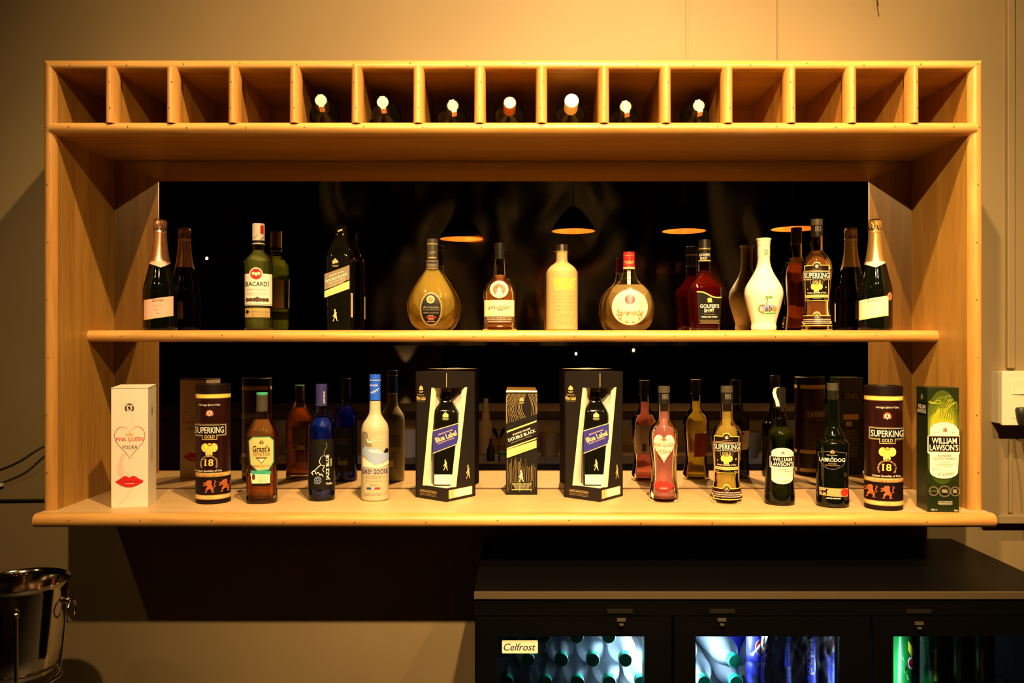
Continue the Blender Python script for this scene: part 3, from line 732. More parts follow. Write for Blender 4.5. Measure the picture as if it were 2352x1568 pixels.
# ---- frosted lemon vodka ---------------------------------------------------------------------
it = Item('vodka_bottle', 'frosted pale yellow vodka bottle with silver cap and yellow lettering', 'bottle', 1290.5, .20, 'shelf', .037)
it.body([[(33, 758.8), (36, 757), (36.4, 752)], [(36.4, 752), (36.4, 636), (35.5, 626), (32, 618), (26, 611), (18, 605), (14, 601), (13.2, 597)], [(13.2, 597), (12.8, 580)], [(12.8, 580), (14, 579), (14, 577), (0, 577)]], M['frosty'])
it.ring(562, 577.5, 14, M['steel'], 'cap')
A = it.art(); A.ring(1295, 620.5, 11, .8, M['goldp'], 28, 8.5); A.ring(1295, 620.5, 9, .6, M['goldp'], 28, 6.8); A.poly([(1290, 618), (1297, 617), (1301, 621), (1296, 624), (1289, 622)], M['gold']); A.build('medallion', it.surf(), it.root, .004, .006)
A = it.art(); A.text('ABSOLUT', 1296, 645, 51, 13, M['yellow'], bold=.03); A.text('CITRON', 1296, 658.5, 43, 12.5, M['yellow'], bold=.03)
for i, (t_, ww) in enumerate((('A superb vodka with a', 47), ('taste of lemon. This citrus fruit', 56), ('is an Absolut classic.', 42), ('Crafted in the village of', 50), ('Ahus, Sweden.', 34), ('Absolut Since 1879.', 46))):
    A.text(t_, 1295, 670+i*8, ww, 5.6, M['goldd'], shear=.45, bold=-.004)
A.text('IMPORTED', 1296, 723, 22, 2.6, M['goldd'], serif=True); A.text('40% ALC./VOL. (80 PROOF)', 1296, 728, 44, 2.4, M['goldd']); A.text('750 ML', 1296, 733, 11, 2.2, M['goldd']); A.lines(1276, 1318, 738, 742, 2, M['goldd'], .6)
A.build('label', it.surf(), it.root, .004)
# ---- banjo shaped spirit ---------------------------------------------------------------------
it = Item('spirit_bottle', 'round flat golden spirit bottle with a red cap and circular yellow label', 'bottle', 1444.5, .20, 'shelf', .028)
it.body([[(33, 758.8), (37, 757.5)], [(37, 757.5), (47, 748), (54, 733), (57.3, 715), (57, 698), (53, 682), (45, 667), (34, 655), (24, 646), (17, 636), (14, 625)], [(14, 625), (13.4, 618)]], M['clear'], sy=.42)
it.inner(654, M['liq_pale'])
it.ring(579, 617, 13, M['redcap'], 'cap', 13.4); it.ring(614, 618, 13.8, M['goldp'], 'cap_band')
A = it.art(); A.text('Serenade', 1445, 599, 21, 6, M['brightgold'], shear=.35); A.text('Cashew Feni', 1445, 604, 15, 2.2, M['cream']); A.rect(1434, 584, 1456, 584.8, M['goldp'])
A.build('cap_print', lambda u, v, off: Vector((u, -math.sqrt(max((13.5/it.Sc)**2-u*u, 1e-8))-off, v)), it.root, .003)
A = it.art(base=.0006); A.ell(1446.5, 705, 42, 42, M['red'], 48); A.ell(1446.5, 705, 40.8, 40.8, M['paleyellow'], 48)
for i in range(9): A.rect(1458+i*1.2, 676+i*3.4, 1482-i*.2, 676.8+i*3.4, M['goldp'])
A.ell(1447, 687, 11.5, 11.5, M['red'], 28)
for dx in (-4, -1, 2, 5): A.rect(1446+dx, 660, 1447+dx, 716, M['white'])
A.text('Serenade', 1447, 717, 60, 13, M['rust'], shear=.2, bold=.006); A.text('Cashew Fenny', 1448, 727.5, 30, 4.5, M['goldp'])
for sx in (-1, 1):
    A.ring(1447+sx*23, 727, 4, 1.4, M['rust'], 18); A.poly([(1447+sx*21, 731), (1447+sx*26, 729), (1447+sx*16, 739)], M['rust']); A.ring(1447+sx*12, 736.5, 3.6, 1.2, M['goldp'], 16); A.poly([(1447+sx*9, 740), (1447+sx*4, 741), (1447+sx*8, 735)], M['rust'])
A.build('label', it.surf(), it.root, .005, .006)
mb = MB()
for r in range(9): mb.box(-.0045, .0045, -.0068, -.0058, (it.by-652+r*3.6)/it.Sc, (it.by-650+r*3.6)/it.Sc)
for q in (-.0036, -.0012, .0012, .0036): mb.box(q-.0003, q+.0003, -.0072, -.0060, (it.by-654)/it.Sc, (it.by-620)/it.Sc)
mb.build('fretboard', M['card'], it.root)
# ---- faceted red whisky ----------------------------------------------------------------------
it = Item('whisky_bottle', 'faceted red-amber whisky bottle with black cap and black label edged by a yellow wave', 'bottle', 1618, .20, 'shelf', .024, rot=.05)
it.body([[(32, 758.8), (33.5, 757)], [(33.5, 757), (36, 720), (39.5, 675), (39.5, 667)], [(39.5, 667), (37, 657), (26, 645), (17, 635)], [(17, 635), (14, 626), (13.5, 602), (13.5, 598)]], M['clear'], n=3.4, sy=.6)
it.inner(622, M['liq_red'])
it.ring(551, 570, 13.6, M['capblack'], 'cap', 14.6, dome=2); it.ring(570, 573.5, 14, M['gold'], 'cap_band'); it.ring(573.5, 601, 13.8, M['capblack'], 'capsule', 14.2); it.ring(598, 601, 14.6, M['goldd'], 'collar')
A = it.art(base=4e-4); A.text("GOLFER'S", 1616, 584, 24, 6.5, M['white'], bold=.012); A.text('SHOT', 1613, 592, 15, 6, M['white'], bold=.012)
A.build('capsule_print', lambda u, v, off: Vector((u, -math.sqrt(max((14.3/it.Sc)**2-u*u, 1e-8))-off, v)), it.root, .003)
A = it.art(base=4e-4); wv = catmull([(1594, 670), (1606, 670.5), (1618, 675), (1630, 681), (1643, 683), (1653, 682)], 4)
A.poly(wv+[(1650, 744), (1599, 744)], M['ink']); A.stroke(wv, 2.6, M['brightgold'])
A.poly([(1620, 692), (1618, 687), (1621, 684), (1624, 684), (1627, 684), (1629, 688), (1628, 692)], M['brightgold']); A.rect(1619, 692.5, 1630, 693.8, M['brightgold'])
A.text("GOLFER'S", 1624, 702.5, 45, 8.5, M['white'], bold=.015); A.text('SH', 1617, 713, 12, 8.5, M['white'], bold=.015); A.text('T', 1632, 713, 6, 8.5, M['white'], bold=.015); A.ell(1627, 712, 2.6, 3.2, M['goldp'], 12); A.poly([(1625.6, 714), (1628.4, 714), (1627, 717.5)], M['goldp'])
A.rect(1610, 721.5, 1638, 722, M['goldd']); A.text('BARREL AGED WHISKY', 1624, 727.5, 37, 2.8, M['white'], bold=.02); A.rect(1600, 735, 1649, 735.5, M['goldd']); A.lines(1603, 1647, 737.5, 740, 2, M['goldd'], .5); A.rect(1600, 742, 1650, 742.6, M['goldd'])
A.build('label', it.surf(), it.root, .005)
# ---- white coconut bottle --------------------------------------------------------------------
it = Item('liqueur_bottle', 'glossy white pear-shaped liqueur bottle with a small palm tree picture', 'bottle', 1754, .20, 'shelf', .04)
it.body([[(26, 758.8), (28, 757)], [(28, 757), (28.5, 750), (27.5, 744), (29, 736), (34, 718), (39, 700), (43, 682), (43.3, 672), (41, 660), (33, 645), (24, 630), (17, 614), (14.2, 600), (13.7, 590)], [(13.7, 590), (13.7, 588)], [(13.7, 588), (14.2, 587), (14.2, 564)], [(14.2, 564), (14.8, 562), (15, 556), (16.8, 551), (17, 548.5), (15, 547.5), (0, 547)]], M['coconut'])
A = it.art(); A.text('b', 1760, 582, 4, 8, M['brownink']); A.ell(1762.5, 578, 2.2, 2.2, M['orange'], 12); A.stroke([(1757, 584), (1758.5, 574)], .8, M['brownink'])
for q in (-2.6, -2, -1.2, -.5, .3): A.stroke([(1758.5, 573), (1758.5+5*math.cos(q), 573+3*math.sin(q))], 1, M['green'])
A.build('neck_print', it.surf(), it.root, .004)
A = it.art(); A.stroke(catmull([(1761, 712), (1760, 702), (1762, 690), (1765, 683)], 4), 1.6, M['brownink'])
for q, l in ((-2.9, 10), (-2.4, 9), (-1.8, 8), (-1.2, 8), (-.6, 10), (-.15, 10), (.3, 8), (2.8, 9)):
    e = (1765+l*math.cos(q), 683+l*.7*math.sin(q)+l*.25); A.poly([(1765, 682), ((1765+e[0])/2, (682+e[1])/2-2.2), e, ((1765+e[0])/2, (682+e[1])/2+.5)], M['green'])
A.ell(1764, 684, 1.6, 1.6, M['orange'], 10)
A.poly([(1750, 703), (1760, 699), (1775, 700), (1783, 706), (1780, 712), (1752, 712)], M['bluep'])
A.stroke(arc(1751, 708.5, 7, 8, -300, -50, 20), 3, M['brownink']); A.stroke(arc(1751, 708.5, 7, 8, -290, -60, 20), 1.6, M['orange'])
A.text('ab', 1765, 708.5, 15, 13, M['brownink'], shear=.2, bold=.01); A.ell(1777.5, 709, 5, 5, M['orange'], 20)
A.poly([(1745, 720), (1760, 718), (1778, 717), (1782, 719), (1765, 720.5)], M['green']); A.text('White Rum With Coconut', 1762, 724, 34, 3, M['orange']); A.text('LIQUEUR', 1762, 729, 14, 2, M['orange'])
A.build('picture', it.surf(), it.root, .004, .006)
# ---- curvy gold spirit bottle, shared outline --------------------------------------------------
US, UBY = F/(D+.20), CY+(H-ZS)*F/(D+.20)
CURVY = [[(30, 758.8), (33.8, 757.5), (34, 754)], [(34, 754), (32.5, 742), (29.5, 725), (27.5, 705), (28.2, 680), (31, 650), (33.3, 630), (33.4, 615), (31, 602), (26, 592), (19, 584), (14, 577), (13.4, 570)], [(13.4, 570), (13, 545), (13, 542)]]
def curvy(name, label, c, a, base, liq, k=1.0, group=None):
    it = Item(name, label, 'bottle', c, a, base, .036, group=group)
    it.k = k; it.u = (US, UBY)
    S_ = US/k
    it.body([[(h, UBY-(UBY-y)) for h, y in sg] for sg in CURVY], M['clear'], S_=S_, by=UBY)
    it.inner(577 if base == 'shelf' else 560, liq, S_=S_, by=UBY, gap=.008)
    it.ring(504, 518, 13.2, M['capgrey'], 'cap', S_=S_, by=UBY); it.ring(518, 543, 13, M['capblack'], 'capsule', S_=S_, by=UBY); it.ring(540, 543.5, 13.6, M['capblack'], 'collar', S_=S_, by=UBY)
    A = Art(0, UBY, 1/S_); A.frame(-3, 522, 9, 532, .8, M['greyink']); A.text('SK', 3, 527, 7, 5, M['greyink']); A.build('capsule_print', lambda u, v, off: Vector((u, -math.sqrt(max((13.4/S_)**2-u*u, 1e-8))-off, v)), it.root, .003)
    it.S_ = S_; return it
def superking(A, x, y, s, tube=False):
    """the big name panel, centred on x, y = panel middle; s scales"""
    W = 29*s
    A.poly([(x-W, y-10*s), (x-W*.3, y-11.5*s), (x+W, y-10*s), (x+W, y+11*s), (x-W, y+11*s)], M['gold']); A.poly([(x-W+1.2*s, y-9*s), (x+W-1.2*s, y-9*s), (x+W-1.2*s, y+10*s), (x-W+1.2*s, y+10*s)], M['ink'])
    A.frame(x-W+2.2*s, y-8*s, x+W-2.2*s, y+9*s, .6*s, M['card'])
    A.text('SUPERKING', x, y+.5*s, 52*s, 11.5*s, M['white'], bold=.014, serif=True)
    A.rect(x-13*s, y+11*s, x+13*s, y+20.5*s, M['gold']); A.rect(x-12*s, y+10*s, x+12*s, y+19.5*s, M['ink']); A.text('GOLD', x, y+15*s, 18*s, 6*s, M['goldp'], bold=.015, serif=True)
def sk_bottle(c, a, base, label, liq, k=1.0):
    it = curvy('spirit_bottle', label, c, a, base, liq, k, 'gold and maroon labelled spirit bottles')
    ff = (D+a-.033)/(D+a)
    A = Art(0, UBY, 1/it.S_, base=5e-4)
    A.poly([(-26.5, 611), (-9, 611)]+arc(0, 611, 8, 7, 180, 360, 10)+[(9, 611), (26.5, 611), (24.5, 692), (-24.5, 692)], M['brightgold'])
    A.poly([(-25.2, 612.4), (-8, 612.4)]+arc(0, 612, 7, 6.2, 180, 360, 10)+[(8, 612.4), (25.2, 612.4), (23.4, 690.8), (-23.4, 690.8)], M['maroond'])
    crest(A, 0, 614, 4.2, M['rust'], M['card'], M['rust']); A.text('Heritage Spirit of Goa', 0, 620.5, 20, 2.2, M['goldd'])
    superking(A, 0, 634, 1.0); fruit(A, 0, 661, 11.5); A.text('Unique Speciality of Goa', 0, 674, 38, 4.4, M['card'], shear=.35, bold=.01, serif=True)
    A.rect(-23.8, 678, 23.8, 684.5, M['goldp']); A.text('Ultra Premium Cashew Fenny', 0, 681.2, 42, 3, M['rust'], bold=.01); A.rect(-8, 686, 8, 686.6, M['goldd']); A.text('750ml', -18, 688, 5, 2, M['cream']); A.text('40% v/v', 18, 688, 6, 2, M['cream'])
    A.build('label', it.surf(), it.root, .004, .006)
    A = Art(0, UBY, 1/it.S_, base=5e-4)
    A.poly([(-33, 724.5), (-8, 724.5)]+arc(0, 724, 8, 8, 190, 350, 10)+[(8, 724.5), (33, 724.5), (34, 749), (-34, 749)], M['brightgold'])
    A.poly([(-33, 726), (-8, 726)]+arc(0, 725, 7, 7, 190, 350, 10)+[(8, 726), (33, 726), (34, 747.4), (-34, 747.4)], M['maroon'])
    A.ring(0, 725, 5.5, .5, M['goldp'], 16); A.text('18', 0, 725, 5.5, 5, M['goldp'], bold=.02, serif=True)
    for i in range(3): A.text(('TRIPLE DISTILLED THE CASHEW FENNY IS PREPARED', 'AND MATURED IN WOODEN CASKS BEFORE BLENDING', 'A PRODUCT KNOWN FOR ITS EXCELLENCE')[i], 0, 734+i*4.3, 58, 2.2, M['card'], bold=.01)
    A.build('lower_label', it.surf(), it.root, .004, .006)
    A = Art(0, UBY, 1/it.S_, base=5e-4); A.rect(-20, 640, 16, 700, M['darkred']); A.lines(-16, 12, 655, 680, 9, M['rust'], .6); A.rect(-4, 644, 10, 650, M['cream']); A.build('back_label', it.surf(-1), it.root, .004)
    return it
sk_bottle(1876, .20, 'shelf', 'waisted amber bottle with a black and gold name panel, on the upper shelf', M['liq_orange'])
sk_bottle(1669, .10, 'counter', 'waisted golden bottle with a black and gold name panel, on the counter', M['liq_gold'], .995)
it = curvy('vodka_bottle', 'waisted pink vodka bottle with a heart-shaped white label and red lips', 1525, .117, 'counter', M['liq_pink'], .99)
A = Art(0, UBY, 1/it.S_, base=5e-4); heart(A, 0, 606, 49, 70, M['red']); heart(A, 0, 606, 49, 70, M['cream'], .92)
A.text('PINK QUEEN', 0, 632.5, 46, 9, M['darkred'], bold=.008, serif=True); rcrown(A, 0, 619.5, 5, M['rust']); A.rect(-9, 640.5, 9, 641, M['greyink']); A.text('VODKA', 0, 646.5, 28, 6.5, M['ink'], serif=True); A.rect(-10, 655, -4, 655.6, M['greyink']); A.rect(3, 657, 10, 657.6, M['greyink']); A.rect(-8, 663, 8, 663.5, M['greyink'])
A.build('heart_label', it.surf(), it.root, .004, .006)
A = Art(0, UBY, 1/it.S_, base=5e-4); lips(A, -1, 722, 46, 23, M['lips'], M['cream']); A.build('lips_print', it.surf(), it.root, .004, .006)
A = Art(0, UBY, 1/it.S_, base=5e-4); A.rect(-30, 616, 30, 692, M['palepink']); A.lines(-2, 22, 624, 680, 14, M['brownink'], .6); A.rect(4, 664, 14, 684, M['brownink']); A.build('back_label', it.surf(-1), it.root, .004, .006)
# ---- printed cardboard tubes --------------------------------------------------------------------
def tube_box(c, a, r, label, dc):
    it = Item('gift_tube', label, 'tube', c, a, 'counter', r, group='maroon cardboard gift tubes at either end of the counter')
    h = .2925; p = [(0, 0), (r*.97, 0), (r, .002), (r, h-.018), (r*.995, h-.0175)]
    it.prof = [(r, 0), (r, h)]; it.n = 2; it.sy = 1
    MB().lathe([(0, 0), (r*.98, 0), (r, .002), (r, h-.022), (0, h-.022)], 64).build('body', M['maroon'], it.root, smooth=.6)
    MB().lathe([(0, h-.022), (r+.0006, h-.022), (r+.0006, h-.0015), (r-.001, h), (r-.003, h), (r-.004, h-.004), (0, h-.004)], 64).build('lid', M['maroond'], it.root, smooth=.6)
    MB().lathe([(0, .0005), (r+.0004, .0005), (r+.0004, .010), (0, .010)], 64).build('base_rim', M['maroond'], it.root, smooth=.6)
    k = h/280.0
    A = Art(-dc, 280, k, base=5e-4)       # 280 rows tall, front centre at x = dc
    s = 1.0; w = r/k*.99-.0
    x0, x1 = -dc-w, -dc+w
    A.ox = 0
    def full(y0, y1, m): A.rect(-w, y0, w, y1, m)
    full(22, 33, M['gold']); full(23.5, 31.5, M['brightgold'])
    full(206, 216.5, M['gold']); full(207.5, 215, M['goldp']); full(258, 269, M['gold']); full(259.5, 267.5, M['goldp'])
    full(217, 257.5, M['maroond'])
    q = dc
    A.text('Heritage Spirit of Goa', q, 48, 46, 6, M['card'], shear=.35); crest(A, q, 67, 9, M['rust'], M['card'], M['red'])
    A.poly([(max(q-38, -w), 92), (q-10, 92), (min(q+37, w), 93), (min(q+37, w), 121), (max(q-38, -w), 121)], M['gold']); A.rect(max(q-36.5, -w), 93.6, min(q+35.5, w), 119.4, M['ink']); A.frame(max(q-35.6, -w), 94.6, min(q+34.6, w), 118.4, .7, M['card'])
    A.text('SUPERKING', q-.5, 106.5, min(65, 2*(w-abs(q))), 15, M['white'], bold=.014)
    A.rect(q-16, 117, q+16, 129, M['goldp']); A.rect(q-14.8, 116, q+14.8, 127.8, M['ink']); A.text('GOLD', q, 121.8, 22, 7.5, M['goldp'], bold=.015, serif=True)
    fruit(A, q, 149, 16.5)
    A.text('18', q-1, 182, 18, 16, M['brightgold'], bold=.02, serif=True)
    vs, fs = text2d('TRIPLE MATURED IN ITS CLASS', .01)
    A.raw([(q-1+(15.5+v*3.5)*math.sin((u-.5)*4.4), 184-(15.5+v*3.5)*math.cos((u-.5)*4.4)) for u, v in vs], fs, M['goldp'])
    A.text('Unique Speciality of Goa', q-2, 202, 56, 6, M['card'], bold=.008, serif=True); A.text('ULTRA PREMIUM CASHEW FENNY', q, 211.5, min(68, 2*(w-abs(q))), 5, M['rust'], bold=.008)
    for e in (-66, -33, 0, 33, 66):
        if abs(q+e) < w-9: lion(A, q+e-1, 237, 13.5, M['rust'])
    A.text('Since 1987', q, 263.5, 13, 3, M['rust'])
    A.build('printed_wrap', it.surf(), it.root, .0035)
    Bk = Art(0, 280, k, base=5e-4); Bk.rect(-w, 22, w, 33, M['goldp']); Bk.rect(-w, 206, w, 216, M['goldp']); Bk.rect(-w, 258, w, 268, M['goldp']); Bk.frame(-34, 94, 34, 116, 1, M['goldd']); Bk.text('SUPERKING', 0, 105, 62, 14, M['card'], serif=True); Bk.text('GOLD', 0, 121, 20, 6, M['goldd'], serif=True); Bk.lines(-22, 22, 135, 198, 9, M['goldd'], 1)
    Bk.build('back_print', it.surf(-1), it.root, .0035)
tube_box(490, .105, .0412, 'maroon cardboard gift tube with gold bands, beside the white box at left', -8)
tube_box(2029, .026, .0428, 'maroon cardboard gift tube with gold bands, beside the green box at right', 8)
# ---- amber triangular whisky -------------------------------------------------------------------
it = Item('whisky_bottle', 'amber whisky bottle with teal screw cap and cream label edged in teal', 'bottle', 602, .10, 'counter', .034, rot=.1)
it.body([[(30, 1151.5), (34, 1149), (34.5, 1143)], [(34.5, 1143), (33.5, 1120), (34, 1060), (34.5, 1010), (33.5, 996), (30, 984), (22, 968), (16, 956), (13.5, 946)], [(13.5, 946), (13, 942)]], M['clear'], n=2.8, sy=.92)
it.inner(962, M['liq_amber'], gap=.012)
it.ring(905, 944, 12.3, M['capgrey'], 'capsule', 13); it.ring(901, 906, 12.8, M['teal'], 'cap'); it.ring(909, 911, 12.9, M['capgrey'], 'cap_rib'); it.ring(914, 915.5, 12.9, M['capgrey'], 'cap_rib')
A = it.art(by=it.byf); cx = 605
A.poly([(cx-18, 1003), (cx+20, 1003), (cx+28, 1012), (cx+28, 1062), (cx+18, 1080), (cx-6, 1083), (cx-24, 1066), (cx-28, 1012)], M['teal']); A.poly([(cx-17, 1005), (cx+19, 1005), (cx+26, 1013), (cx+26, 1061), (cx+17, 1077), (cx-6, 1080), (cx-22, 1065), (cx-26, 1013)], M['goldp'])
crest(A, cx+2, 1016, 5, M['brownink'], M['brownink'], M['goldp']); A.text("Grant's", cx+1, 1030, 38, 14, M['ink'], bold=.02, serif=True); A.text('DISTINCTION', cx+1, 1043, 36, 8.5, M['ink'], bold=.0); A.poly([(cx-9, 1052), (cx+12, 1052), (cx+2, 1064)], M['brownink']); A.poly([(cx-6.5, 1053), (cx+9.5, 1053), (cx+2, 1062)], M['cream']); A.rect(cx-11, 1050, cx+14, 1052.5, M['brownink'])
A.text('BLENDED SCOTCH', cx, 1070, 38, 4.5, M['brownink'])
A.build('label', it.surf(), it.root, .004)
A = it.art(by=it.byf); A.poly([(cx-24, 1086), (cx+20, 1090), (cx+20, 1110), (cx-20, 1110)], M['cream']); A.poly([(cx-24, 1080), (cx+22, 1082), (cx+22, 1090), (cx-20, 1088)], M['teal']); A.lines(cx-8, cx+18, 1093, 1101, 4, M['greyink'], .6); A.stroke(catmull([(cx-6, 1106), (cx-2, 1102), (cx, 1107), (cx+6, 1104), (cx+14, 1106)], 3), .7, M['brownink']); A.ell(cx-16, 1095, 4, 7, M['brownink'], 16); A.rect(cx-20, 1110, cx+20, 1116, M['ink'])
A.build('lower_label', it.surf(), it.root, .004)
A = Art(0, it.byf, 1/it.Sf); A.rect(-26, 1012, 10, 1060, M['brownink']); A.rect(-24, 1064, 12, 1076, M['goldd']); A.rect(-6, 1066, 8, 1074, M['brownink']); A.build('back_label', it.surf(-1), it.root, .004)
# ---- blue vodka ---------------------------------------------------------------------------------
it = Item('vodka_bottle', 'deep blue vodka bottle with a navy capsule and black saxophone label', 'bottle', 738.5, .131, 'counter', .033)
it.body([[(26, 1146), (30, 1144), (30.5, 1139)], [(30.5, 1139), (30.5, 1000), (30.2, 985), (28, 973), (21, 962), (15, 955), (13.6, 948)], [(13.6, 948), (13, 932)]], M['clear'])
it.inner(958, M['liq_blue'], gap=.008)
it.ring(881, 931, 12.6, M['navycap'], 'capsule', 12.8); it.ring(881, 896.5, 13, M['navycap'], 'cap')
A = it.art(); A.text('JAZZ BLUE', 745, 914, 28, 4.6, M['white'], rot=-math.pi/2, bold=.01); A.build('capsule_print', lambda u, v, off: Vector((u, -math.sqrt(max((12.9/it.Sc)**2-u*u, 1e-8))-off, v)), it.root, .003)
A = it.art(by=it.byf+2, base=5e-4); A.rect(713.5, 1011, 765, 1127, M['ink'])
A.text('JAZZ BLUE', 753, 1076, 58, 9, M['card'], rot=-math.pi/2, bold=.015); A.text('VODKA', 759.5, 1065, 18, 3.4, M['card'], rot=-math.pi/2, serif=True); A.text('Vodka', 755, 1113, 14, 5.5, M['white'], bold=.01)
A.stroke(catmull([(716, 1090), (720, 1084), (727, 1079), (731, 1074), (736, 1070)], 4), 1.6, M['card']); A.stroke(catmull([(720, 1093), (718, 1086), (724, 1084), (727, 1090), (731, 1086), (735, 1093), (738, 1090), (742, 1096)], 4), 1.8, M['card'])
A.stroke(catmull([(737, 1052), (734, 1062), (738, 1070), (745, 1072), (741, 1080), (744, 1086)], 4), 1.3, M['card']); A.stroke(catmull([(737, 1052), (743, 1048), (749, 1052), (748, 1058)], 4), 1, M['bluep']); A.stroke(catmull([(746, 1052), (744, 1040), (750, 1028), (748, 1018)], 4), .8, M['greyink'])
A.stroke([(729.5+(1+t*.55)*math.cos(t), 1104+(1+t*.55)*math.sin(t)) for t in [i*.35 for i in range(44)]], 1.3, M['bluep'])
A.build('label', it.surf(), it.root, .004)
A = Art(0, it.byf, 1/it.Sf, base=5e-4); A.rect(-26, 1011, 26, 1127, M['ink']); A.lines(-20, 10, 1040, 1052, 3, M['card'], .8); A.text('0%', 6, 1090, 6, 5, M['card']); A.rect(-16, 1096, 8, 1108, M['greyink']); A.build('back_label', it.surf(-1), it.root, .004)
# ---- frosted tall vodka -------------------------------------------------------------------------
it = Item('vodka_bottle', 'tall frosted vodka bottle with bright blue cap and a painted lake scene', 'bottle', 861.5, .133, 'counter', .034)
it.body([[(27, 1146), (31, 1144), (31.5, 1139)], [(31.5, 1139), (31.4, 1000), (31, 985), (28, 973), (21, 962), (15, 952), (13, 942)], [(13, 942), (12.4, 920)]], M['frost'])
it.ring(859, 918, 12.3, M['bluecap'], 'capsule', 12.6); it.ring(859, 876, 12.7, M['bluecap'], 'cap'); it.ring(871.5, 873, 13, M['palepink'], 'cap_band')
A = it.art(); A.text('GREY GOOSE', 858, 886, 19, 4, M['white'], bold=.01)
for i in range(9): A.poly([(851+i*2, 903-i*1+3*(i % 2)), (853+i*2, 900-i+3*(i % 2)), (854.5+i*2, 903-i+3*(i % 2))], M['white'])
A.build('capsule_print', lambda u, v, off: Vector((u, -math.sqrt(max((12.9/it.Sc)**2-u*u, 1e-8))-off, v)), it.root, .003)
A = it.art()
A.poly(catmull([(831, 1000), (833, 994), (840, 992), (845, 996), (846, 1006), (850, 1016), (856, 1024), (848, 1026), (836, 1028), (832, 1040)], 3), M['greyp'])
A.ell(839, 994, .9, .7, M['ink'], 8)
for x, y, q in ((850, 1014, 8), (862, 1012, 5.5), (870, 1004, 5), (874, 1012, 4.5), (881, 1004, 4)):
    A.poly([(x-q, y-q*1.0), (x-q*.2, y), (x+q, y-q*.1), (x, y+q*.35), (x-q*.7, y+q*.2)], M['white'])
A.poly(catmull([(833, 1034), (838, 1025), (848, 1028), (856, 1030), (863, 1026), (870, 1033), (880, 1038), (892, 1042), (892, 1054), (880, 1062), (862, 1066), (850, 1060), (842, 1050), (834, 1046)], 3), M['bluep'])
A.poly([(846, 1034), (856, 1031), (863, 1029), (872, 1036), (880, 1042), (866, 1040), (852, 1038)], M['white']); A.poly([(852, 1033), (863, 1027), (870, 1032), (858, 1034)], M['bluep'])
A.poly([(834, 1052), (846, 1058), (860, 1067), (880, 1064), (892, 1058), (892, 1068), (870, 1076), (834, 1072)], M['palepink'])
A.poly([(880, 1040), (886, 1030), (892, 1034), (890, 1042)], M['ink'])
A.text('GREY GOOSE', 861, 1083, 58, 10.5, M['navy'], bold=.008); A.rect(832, 1095, 839, 1095.6, M['greyink']); A.text('VODKA', 858, 1095, 34, 6.5, M['greyink'], serif=True); A.rect(878, 1095, 889, 1095.6, M['greyink'])
A.text('DISTILLED AND BOTTLED', 859, 1104, 36, 2.6, M['greyink']); A.text('FRANCE', 858, 1113, 17, 4, M['greyink']); A.rect(843, 1119, 853.5, 1122.8, M['navy']); A.rect(853.5, 1119, 860, 1122.8, M['white']); A.rect(860, 1119, 872.5, 1122.8, M['red']); A.text('IMPORTED', 857, 1135, 38, 4.4, M['greyink'], bold=.01, serif=True); A.text('750ml', 884, 1134, 7, 2.6, M['greyink'])
A.build('picture', it.surf(), it.root, .004)
A = Art(0, it.byf, 1/it.Sf); A.rect(-28, 1028, 24, 1062, M['greyp']); A.rect(-20, 1072, 14, 1118, M['greyink']); A.rect(-12, 1096, 6, 1112, M['cream']); A.rect(-14, 968, 8, 984, M['cream']); A.lines(-12, 6, 971, 981, 4, M['brownink'], .5); A.build('back_label', it.surf(-1), it.root, .004)
# ---- green whisky bottle with white label --------------------------------------------------------
it = Item('whisky_bottle', 'green whisky bottle with a white label and a paper tax strip over its cap', 'bottle', 1790.5, .078, 'counter', .034)
it.body([[(30, 1155), (33.5, 1153), (34, 1147)], [(34, 1147), (33.5, 1130), (31.6, 1100), (32, 1060), (33.2, 1010), (32.5, 998), (29, 989), (22, 982), (17, 978)], [(17, 978), (17.5, 972), (17, 960), (14.5, 953), (13.8, 945), (13.4, 938)], [(13.4, 938), (13.2, 934)]], M['clear'])
it.inner(975, M['liq_dgreen'], gap=.006)
it.ring(889, 936, 12.8, M['capblack'], 'capsule', 13.4); it.ring(889, 904, 13.2, M['capblack'], 'cap')
MB().lathe([(.0143, .0), (.0150, .001), (.0150, .020), (.0143, .021)], 28, c=(0, 0, (it.by-978)/it.Sc)).build('neck_bulb', M['greenglass'], it.root, smooth=.7)
mb = MB(); pts = [(.002, -.0135, 0), (-.004, -.0142, 0), (-.010, -.0118, -.004), (-.0125, -.0105, -.014), (-.010, -.0135, -.026), (-.006, -.0150, -.034), (-.004, -.0152, -.047)]
zt = (it.by-889)/it.Sc+.001; vs = []
for x, y, z in pts: vs += [(x-.004, y, zt+z), (x+.0045, y-.0008, zt+z)]
mb.add(vs, [(2*i, 2*i+1, 2*i+3, 2*i+2) for i in range(len(pts)-1)]).build('tax_strip', M['palepink'], it.root)
